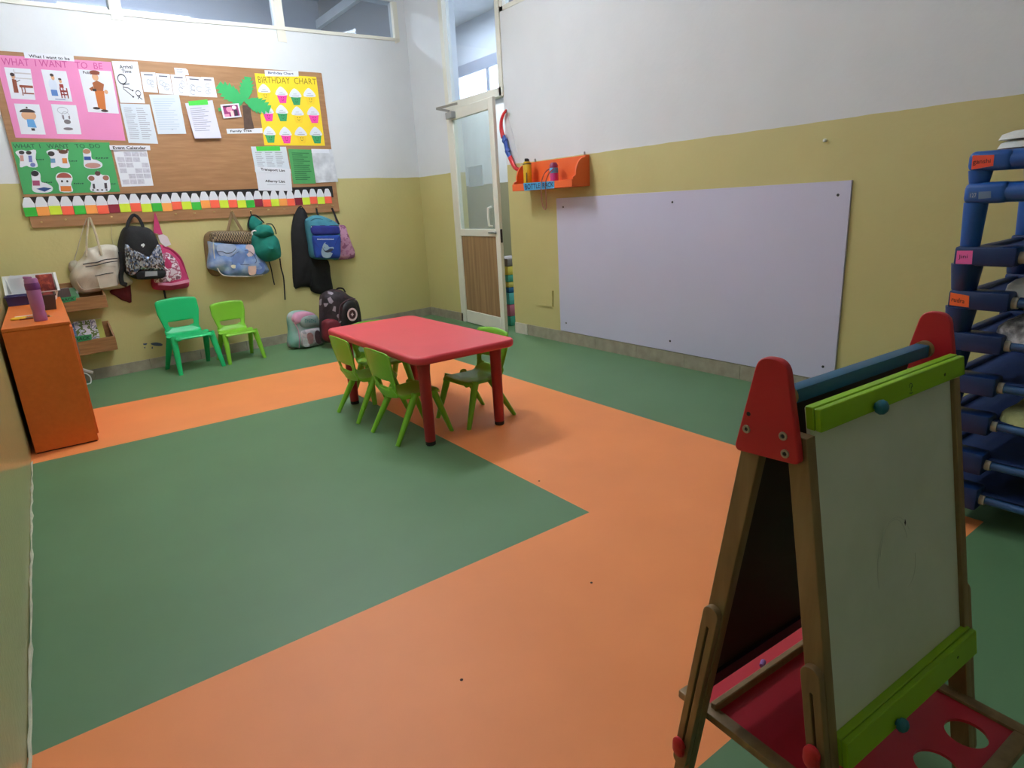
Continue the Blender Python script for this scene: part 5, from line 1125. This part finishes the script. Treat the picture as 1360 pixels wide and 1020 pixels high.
# ================================================================== child's easel in the foreground
T = thing('easel', 'wooden easel with red caps, lime clamp bars and a whiteboard facing the camera', 'easel', (0.835, 0.491, 0), math.radians(-3))
M_EW = ramp_mat('easel_wood', [(128, 104, 70), (142, 116, 78), (156, 130, 90)], 0.5, 'NOISE', 10, (4, 4, 0.6), pos=[0.3, 0.5, 0.7], interp='LINEAR')
M_ERED = mat('easel_red', (196, 34, 46), 0.42, 0.04, 6, 0.04, 200); M_ELIME = mat('easel_lime', (142, 190, 22), 0.45, 0.04, 6)
M_EBLUE = mat('easel_blue', (26, 92, 128), 0.45, 0.05); M_EKNOB = mat('knob_blue', (36, 118, 142), 0.4, 0.05)
NEAR = lambda z: -0.046 - (0.81 - z) * 0.16
FAR = lambda z: 0.038 + (0.81 - z) * 0.166
XLg, XRg = 0.004, 0.456
def leg_loop(cf, z0, z1, w_): return [(cf(z0) - w_ / 2, z0), (cf(z0) + w_ / 2, z0), (cf(z1) + w_ / 2, z1), (cf(z1) - w_ / 2, z1)]
def slab(loops, x, t, bev=0.0): return orient(curve_mesh(loops, t, bev), (x, 0, 0), (0, 1, 0), (0, 0, 1), (1, 0, 0))
def sm_(me, a=40):
    for p in me.polygons: p.use_smooth = True
    me.set_sharp_from_angle(angle=math.radians(a)); return me
for xg, sgn in ((XLg, -1), (XRg, 1)):
    for cf, nm in ((NEAR, 'near'), (FAR, 'far')):
        zb = 0.0
        lg = link('leg', sm_(slab([leg_loop(cf, zb, 0.86, 0.030)], xg, 0.021, 0.002)), M_EW, T)
        # slotted extension rail with rounded top, clamped by a red wing nut
        z0, z1 = (0.10, 0.505) if sgn < 0 else (0.10, 0.46)
        def rail(w_, za, zb_, n=8):
            o = []; d = Vector((cf(zb_) - cf(za), zb_ - za)).normalized(); nn = Vector((d.y, -d.x)); A = Vector((cf(za), za)); B = Vector((cf(zb_), zb_))
            for i in range(n + 1): a = PI * i / n; o.append(tuple(B + nn * (math.cos(a) * w_ / 2) + d * (math.sin(a) * w_ / 2)))
            for i in range(n + 1): a = PI * i / n; o.append(tuple(A - nn * (math.cos(a) * w_ / 2) - d * (math.sin(a) * w_ / 2)))
            return o
        rl_ = link('extension_rail', sm_(slab([rail(0.029, z0 + 0.015, z1 - 0.015), rail(0.0075, z0 + 0.04, z1 - 0.045)], xg + sgn * 0.0175, 0.013, 0.0015)), M_EW, T)
        kz = 0.157 if (cf is FAR and sgn < 0) else (0.357 if sgn < 0 else (0.30 if cf is NEAR else 0.42))
        mb = MB(); c0 = Vector((xg + sgn * 0.024, cf(kz), kz)); Rk = Matrix.Rotation(sgn * PI / 2, 3, 'Y')
        lb_ = []
        for q in range(24):
            a = 2 * PI * q / 24; rr = 0.0175 + 0.0045 * math.cos(2 * a) + 0.002 * math.sin(a); lb_.append((rr * math.sin(a), rr * math.cos(a)))
        mb.lathe([(0.009, 0), (0.009, 0.004)], c0, 14, Rk)
        rr_ = []
        for (k_, h_) in ((0.8, 0.003), (1.0, 0.006), (1.0, 0.011), (0.8, 0.0145), (0.3, 0.016)):
            rr_.append([mb.bm.verts.new(c0 + Vector((sgn * h_, p[0] * k_, p[1] * k_))) for p in lb_])
        for A_, B_ in zip(rr_, rr_[1:]):
            for q in range(24): mb.bm.faces.new((A_[q], A_[(q + 1) % 24], B_[(q + 1) % 24], B_[q]))
        mb.bm.faces.new(rr_[0][::-1]); mb.bm.faces.new(rr_[-1])
        mb.build('wing_nut', M_ERED, rl_)
    # red side cap
    pl = [(0.021, 0.972), (-0.021, 0.972), (-0.052, 0.826), (0.055, 0.818)]
    lp = []
    for i, p in enumerate(pl):
        p = Vector(p); a, b = Vector(pl[i - 1]), Vector(pl[(i + 1) % 4]); r = 0.018 if i < 2 else 0.009
        pa, pb = p + (a - p).normalized() * r, p + (b - p).normalized() * r
        for t in [k / 6 for k in range(7)]: lp.append(tuple(pa * (1 - t) ** 2 + p * 2 * t * (1 - t) + pb * t ** 2))
    cp = link('side_cap', sm_(slab([lp], xg + sgn * 0.0175, 0.013, 0.0025)), M_ERED, T)
    for (y, z, hole) in ((0.034, 0.881, True), (0.036, 0.856, False), (-0.026, 0.862, False), (-0.031, 0.836, False)):
        mb = MB(); c0 = (xg + sgn * 0.0236, y, z)
        if hole: mb.lathe([(0.0036, 0), (0.0036, 0.0006), (0, 0.0006)], c0, 12, Matrix.Rotation(sgn * PI / 2, 3, 'Y')); mb.build('screw_hole', M_INK, cp)
        else: mb.lathe([(0.0068, 0), (0.0064, 0.0022), (0.0036, 0.0024), (0.003, 0.0006), (0, 0.0006)], c0, 16, Matrix.Rotation(sgn * PI / 2, 3, 'Y')); mb.build('screw', mat('nickel', (176, 168, 148), 0.4, 0.05, metal=0.4), cp); mb = MB(); mb.lathe([(0.003, 0.0007), (0.003, 0.0012), (0, 0.0012)], c0, 12, Matrix.Rotation(sgn * PI / 2, 3, 'Y')); mb.build('screw_socket', M_INK, cp)
def plane_slab(mb, cf, off0, off1, x0, x1, za, zb):
    mb.prism([(x0, cf(za) + off0, za), (x0, cf(zb) + off0, zb), (x0, cf(zb) + off1, zb), (x0, cf(za) + off1, za)], (x1 - x0, 0, 0)); return mb
XI, XO = XLg + 0.0105, XRg - 0.0105
mb = MB(); plane_slab(mb, NEAR, -0.009, -0.003, XI, XO, 0.330, 0.90)
wb = mb.build('whiteboard_panel', ramp_mat('easel_whiteboard', [(212, 218, 200), (220, 225, 210), (226, 230, 216)], 0.4, 'NOISE', 7, pos=[0.3, 0.5, 0.7], interp='LINEAR'), T)
mb = MB(); zc = 0.648; mb.prism([(0.262 + a, NEAR(zc + b) - 0.009, zc + b) for a, b in ((0, 0), (0.002, -0.006), (0.0045, -0.001), (0.003, 0.005))], (0, -0.0005, 0)); mb.build('ink_mark', M_INK, wb)
mb = MB()
for cx_, cz_, r_, a0_, a1_ in ((0.225, 0.600, 0.045, 0.3, 2.9), (0.228, 0.585, 0.058, 0.6, 3.4), (0.262, 0.575, 0.03, -1.5, 0.2)):
    for lp in arc(0, 0, r_, 0.0012, a0_, a1_, 14, r_ * 1.4): mb.prism([(cx_ + p[0], NEAR(cz_ + p[1]) - 0.00905, cz_ + p[1]) for p in lp], (0, -0.0003, 0))
mb.build('faint_scribble', mat('faint_marker', (206, 211, 198), 0.6), wb)
mb = MB(); plane_slab(mb, FAR, -0.002, 0.004, XI, XO, 0.318, 0.90); mb.build('chalkboard_panel', mat('dark_brown_board', (58, 38, 28), 0.6, 0.1, 10), T)
mb = MB(); plane_slab(mb, FAR, -0.010, 0.014, XI, XO, 0.298, 0.33); mb.build('chalk_rail', mat('dark_plum_paint', (44, 28, 46), 0.5), T)
def clampbar(za, zb, kx, kz, hx, hz, xa=0.006, xb=0.449):
    mb = MB(); plane_slab(mb, NEAR, -0.022, -0.009, xa, xb, za, zb); plane_slab(mb, NEAR, -0.0325, -0.0228, xa, xb, za, zb - 0.001)
    bmesh.ops.bevel(mb.bm, geom=mb.bm.edges[:], offset=0.0012, segments=1, affect='EDGES')
    b = mb.build('clamp_bar', M_ELIME, T)
    mb = MB(); mb.lathe([(0.006, 0), (0.006, 0.003), (0.0105, 0.004), (0.012, 0.009), (0.0105, 0.014), (0.006, 0.0175), (0, 0.0185)], (kx, NEAR(kz) - 0.0325, kz), 20, Matrix.Rotation(PI / 2, 3, 'X')); mb.build('knob', M_EKNOB, b)
    mb = MB(); mb.lathe([(0.003, 0), (0.003, 0.0005), (0, 0.0005)], (hx, NEAR(hz) - 0.0325, hz), 12, Matrix.Rotation(PI / 2, 3, 'X')); mb.build('bolt_hole', mat('dark_green_hole', (44, 70, 16), 0.6), b)
    return b
tb_ = clampbar(0.872, 0.906, 0.150, 0.880, 0.374, 0.886)
clampbar(0.334, 0.382, 0.158, 0.345, 0.378, 0.361, 0.013, 0.456)
def on_bar(u0, z0): return lambda p: Vector((u0 + p[0], NEAR(z0 + p[1]) - 0.0328, z0 + p[1]))
f_ = on_bar(0.258, 0.884); mb = MB()
for lp in arc(0, 0.0055, 0.0038, 0.001, -PI * 0.2, PI * 1.2, 10) + [seg(0, 0.0015, 0, -0.003, 0.001), seg(0, 0.001, 0.003, 0.005, 0.001)]: mb.prism([f_(p) for p in lp], (0, -0.0003, 0))
mb.build('sprout_mark', M_GREENINK, tb_)
me = norm_xy(text_mesh('Hape', 0.02))
for v in me.vertices: v.co = f_(((v.co.x - 0.5) * 0.011, -0.0085 + v.co.y * 0.0045))
link('lettering', me, M_GREENINK, tb_)
# blue paper roll bar between the caps
mb = MB(); mb.box(((XLg + XRg) / 2, 0.0, 0.908), (XRg - XLg - 0.024, 0.024, 0.022), bevel=0.0015); rb = mb.build('roll_bar', M_EBLUE, T)
for x in (XLg + 0.017, XRg - 0.017):
    mb = MB(); mb.lathe([(0.0165, -0.006), (0.0165, 0.006)], (x, 0.0, 0.908), 20, Matrix.Rotation(PI / 2, 3, 'Y')); mb.build('bar_end', M_EW, rb)
# tray: wooden frame, red board with three round pot holes, chalk ledge strip
ZT = 0.240; TX0, TX1, TY0, TY1 = 0.0146, 0.4494, -0.264, 0.190; FW = 0.026
mb = MB()
for q in ((TX0, TX0 + FW, TY0, TY1), (TX1 - FW, TX1, TY0, TY1), (TX0 + FW, TX1 - FW, TY0, TY0 + FW), (TX0 + FW, TX1 - FW, TY1 - FW * 0.6, TY1)): mb.box(((q[0] + q[1]) / 2, (q[2] + q[3]) / 2, ZT - 0.009), (q[1] - q[0], q[3] - q[2], 0.018), bevel=0.003, seg=2)
mb.build('tray_frame', M_EW, T)
holes = [circle(0.034, 28, x, -0.190)[::-1] for x in (0.126, 0.240, 0.354)]
tr_ = link('tray_board', sm_(orient(curve_mesh([[(TX0 + FW - 0.004, TY0 + FW - 0.004), (TX1 - FW + 0.004, TY0 + FW - 0.004), (TX1 - FW + 0.004, TY1 - 0.014), (TX0 + FW - 0.004, TY1 - 0.014)]] + holes, 0.006), (0, 0, ZT - 0.009), (1, 0, 0), (0, 1, 0), (0, 0, 1))), mat('tray_red', (200, 36, 56), 0.45, 0.05, 8), T)
mb = MB(); mb.box(((TX0 + TX1) / 2, 0.116, ZT + 0.001), (TX1 - TX0 - 2 * FW + 0.02, 0.013, 0.022), bevel=0.002, seg=1); mb.build('chalk_strip', M_EW, T)
e_ = T.matrix_basis @ Vector((0.214, 0.136, ZT - 0.001))
t = thing('chalk', 'short purple chalk stub lying on the red tray of the easel', 'chalk', e_, math.radians(20)); mb = MB(); mb.sweep([(-0.009, 0, 0), (-0.007, 0, 0), (0.007, 0, 0), (0.009, 0, 0)], 0.0055, n=12, normal=(0, 0, 1), radii=[0.8, 1, 1, 0.8]); mb.build('chalk_body', mat('purple_chalk', (150, 110, 176), 0.8, 0.1), t)

# ================================================================== stack of children's cots
CX0, CX1, CY0, CY1 = 2.465, 3.06, -0.52, 0.850
M_CN = mat('cot_navy_plastic', (16, 48, 100), 0.4, 0.05, 6); M_CB = mat('cot_blue_plastic', (36, 92, 172), 0.4, 0.05, 6)
M_CF = mat('cot_navy_fabric', (16, 48, 100), 0.8, 0.12, 30, 0.3, 400); M_CP = mat('cot_tube_blue', (44, 88, 140), 0.4, 0.05); M_CAP = mat('pale_cap', (186, 180, 168), 0.5)
levels = [(0.157, 0.082, 'n'), (0.287, 0.078, 'n'), (0.426, 0.070, 'n'), (0.560, 0.066, 'n'), (0.704, 0.064, 'n'), (0.845, 0.062, 'n'), (0.990, 0.062, 'n'), (1.192, 0.066, 'b'), (1.288, 0.062, 'b')]
ORDC = ['lowest', 'second from the bottom', 'third from the bottom', 'fourth from the bottom', 'fifth from the bottom', 'fourth from the top', 'third from the top, pink sticker', 'second from the top', 'topmost']
COTS = []
for i, (zt_, bh, kd) in enumerate(levels):
    navy = kd == 'n'; M_ = M_CN if navy else M_CB
    low = 0.0 if i == 0 else levels[i - 1][0] - 0.004
    lab = f"{'navy' if navy else 'lighter blue'} child's cot, {ORDC[i]} in the stack by the right wall"
    if i == 5: lab = "navy child's cot with orange sticker just under the pink-stickered one in the stack"
    T = thing('kids_cot', lab, 'cot', (CX0, CY1, low), 0, "stack of children's cots"); COTS.append(T)
    zb = zt_ - bh - low; ztl = zt_ - low; W_ = CX1 - CX0; Ln = CY1 - CY0
    for sx in (0, 1):
        for sy in (0, 1):
            x = 0.035 + (W_ - 0.07) * sx; y = -0.03 - (Ln - 0.06) * sy; dirx = 1 - 2 * sx; diry = -1 if sy == 0 else 1
            mb = MB()
            if navy:
                mb.box((x, y + diry * 0.055, zb + bh / 2), (0.075, 0.172, bh), bevel=0.008)
            else:
                mb.box((x, y + diry * 0.03, zb + bh / 2), (0.075, 0.12, bh), bevel=0.018, seg=3)
                mb.sweep([(x, y + diry * 0.08, zb + bh * 0.5), (x, y + diry * 0.20, zb + bh * 0.5)], 0.034, 0.031, (0, 0, 1), 16)
            cb_ = mb.build('corner_block', M_, T)
            mb = MB(); r0, r1 = (0.036, 0.046) if navy else (0.028, 0.034)
            mb.lathe([(r0 * 0.9, 0.0), (r0, 0.004), (r1, zb + 0.004)], (x, y, 0), 20); mb.build('leg', M_, T)
            if navy:
                mb = MB(); mb.lathe([(0.019, 0), (0.019, 0.016), (0.0, 0.017)], (x, y + diry * 0.141, zb + bh * 0.45), 14, Matrix.Rotation(PI / 2 * (1 if diry < 0 else -1), 3, 'X')); mb.build('end_collar', M_CAP, cb_)
    for sx in (0, 1):
        x = 0.035 + (W_ - 0.07) * sx
        mb = MB(); mb.sweep([(x, -0.15, zb + bh * 0.45), (x, -Ln + 0.15, zb + bh * 0.45)], 0.0145 if navy else 0.027, n=14, normal=(0, 0, 1)); mb.build('side_tube', M_CP if navy else M_CB, T)
    for sy in (0, 1):
        y = -0.03 - (Ln - 0.06) * sy
        mb = MB(); mb.box((W_ / 2, y, zb + bh * 0.5), (W_ - 0.14, 0.03, bh * 0.8), bevel=0.008); mb.build('end_rail', M_, T)
    mb = MB(); n = 14
    G = [[mb.bm.verts.new((0.03 + (W_ - 0.06) * a / n, -0.035 - (Ln - 0.07) * b / n, zb + bh * 0.72 - 0.018 * math.sin(PI * a / n) * math.sin(PI * b / n))) for a in range(n + 1)] for b in range(n + 1)]
    for b in range(n):
        for a in range(n): mb.bm.faces.new((G[b][a], G[b][a + 1], G[b + 1][a + 1], G[b + 1][a]))
    fbm = mb.build('sleeping_fabric', M_CF, T); s = fbm.modifiers.new('thick', 'SOLIDIFY'); s.thickness = 0.004
# name stickers on the cot corners (face the room's left side)
CF = Frame((CX0, 0, 0), -PI / 2)
FX = CX0 - 0.0025
def sticker(T, quad, c, body, tq, m2=M_INK):
    fr = Frame((FX, 0, 0), -PI / 2); on = On(fr, 1290, 300, 0.0); on.x0 = 0; on.z0 = 0
    st = patch(on, 'sticker', quad, [rc(0, 0, 1, 1)], mat('sticker_%d_%d_%d' % c, c, 0.6, 0.03), 0.0, T, 0.0008)
    tx = letter(on, body, tq, 0.0012, m2, st) if body else None
    for o in (st,) + ((tx,) if tx else ()):
        me = o.data; M_ = T.matrix_basis.inverted() @ Matrix.Translation((FX, 0, 0)) @ Matrix.Rotation(-PI / 2, 4, 'Z')
        me.transform(M_)
k9, k10 = cc(1250, 150, 6.8), cc(1230, 290, 4.857)
sticker(COTS[8], qd(k9, (285, 385), (480, 378), (470, 478), (272, 512)), (255, 92, 64), 'ganshi', qd(k9, (288, 420), (448, 412), (444, 462), (282, 478)))
sticker(COTS[7], qd(k9, (338, 712), (450, 706), (450, 768), (336, 778)), (104, 128, 158), '', None)
sticker(COTS[7], qd(k9, (252, 714), (326, 710), (324, 774), (246, 772)), (60, 98, 158), '127', qd(k9, (262, 728), (318, 724), (318, 762), (260, 764)), mat('pale_print', (170, 180, 196), 0.5))
sticker(COTS[6], qd(k10, (200, 208), (302, 208), (295, 296), (190, 293)), (250, 108, 184), 'Jini', qd(k10, (208, 236), (268, 232), (266, 266), (208, 266)))
sticker(COTS[5], qd(k10, (158, 478), (278, 500), (275, 575), (150, 558)), (255, 110, 50), 'rudra', qd(k10, (168, 506), (250, 522), (246, 550), (162, 536)))
# bedding on and between the cots
def bedding(name, label, loc, w_, d_, h, m, n=2, seed=0):
    t = thing(name, label, 'bedding', loc); 
    for k in range(n):
        mb = MB(); lp = smooth_loop([(-w_ / 2, -d_ / 2), (0, -d_ / 2 - 0.015), (w_ / 2, -d_ / 2), (w_ / 2 + 0.012, 0), (w_ / 2, d_ / 2), (0, d_ / 2 + 0.01), (-w_ / 2, d_ / 2), (-w_ / 2 - 0.012, 0)], 4)
        mb.puff(lp, 0, h / n * 1.12, 3.2, 7, 0.018, seed + k, 0.0)
        for v in mb.bm.verts: x, y, z = v.co; v.co = (x, z, -y + k * h / n * 0.8)
        mb.build('fold', m[k % len(m)], t, angle=70)
zt8 = levels[8][0]
bedding('folded_quilt', 'folded white and pink quilt on the topmost cot', (2.78, 0.52, zt8 - 0.022), 0.48, 0.54, 0.10, [fab('pink_quilt', (226, 190, 196), 0.05), fab('white_quilt', (222, 222, 216), 0.04), fab('white_quilt', (222, 222, 216), 0.04)], 3, 3)
bedding('blanket', 'white blanket lying on the cot with the orange sticker', (2.72, 0.50, levels[5][0] - 0.022), 0.36, 0.42, 0.07, [fab('white_blanket', (208, 208, 202), 0.05)], 1, 8)
bedding('blanket', 'grey furry blanket bundled on the fifth cot from the bottom', (2.70, 0.51, levels[4][0] - 0.022), 0.38, 0.40, 0.08, [ramp_mat('grey_fur', [(86, 88, 94), (150, 152, 158), (210, 212, 216)], 0.95, 'NOISE', 40, pos=[0.3, 0.5, 0.65], interp='LINEAR')], 1, 12)
bedding('blanket', 'blue and tan blanket on the pink-stickered cot', (2.80, 0.50, levels[6][0] - 0.022), 0.36, 0.40, 0.10, [fab('blue_tan_blanket', (74, 132, 170), 0.1)], 1, 15)
bedding('blanket', 'pale yellow-green blanket on the third cot from the bottom', (2.68, 0.49, levels[2][0] - 0.022), 0.34, 0.34, 0.05, [fab('yellow_green_blanket', (176, 184, 130), 0.15)], 1, 17)
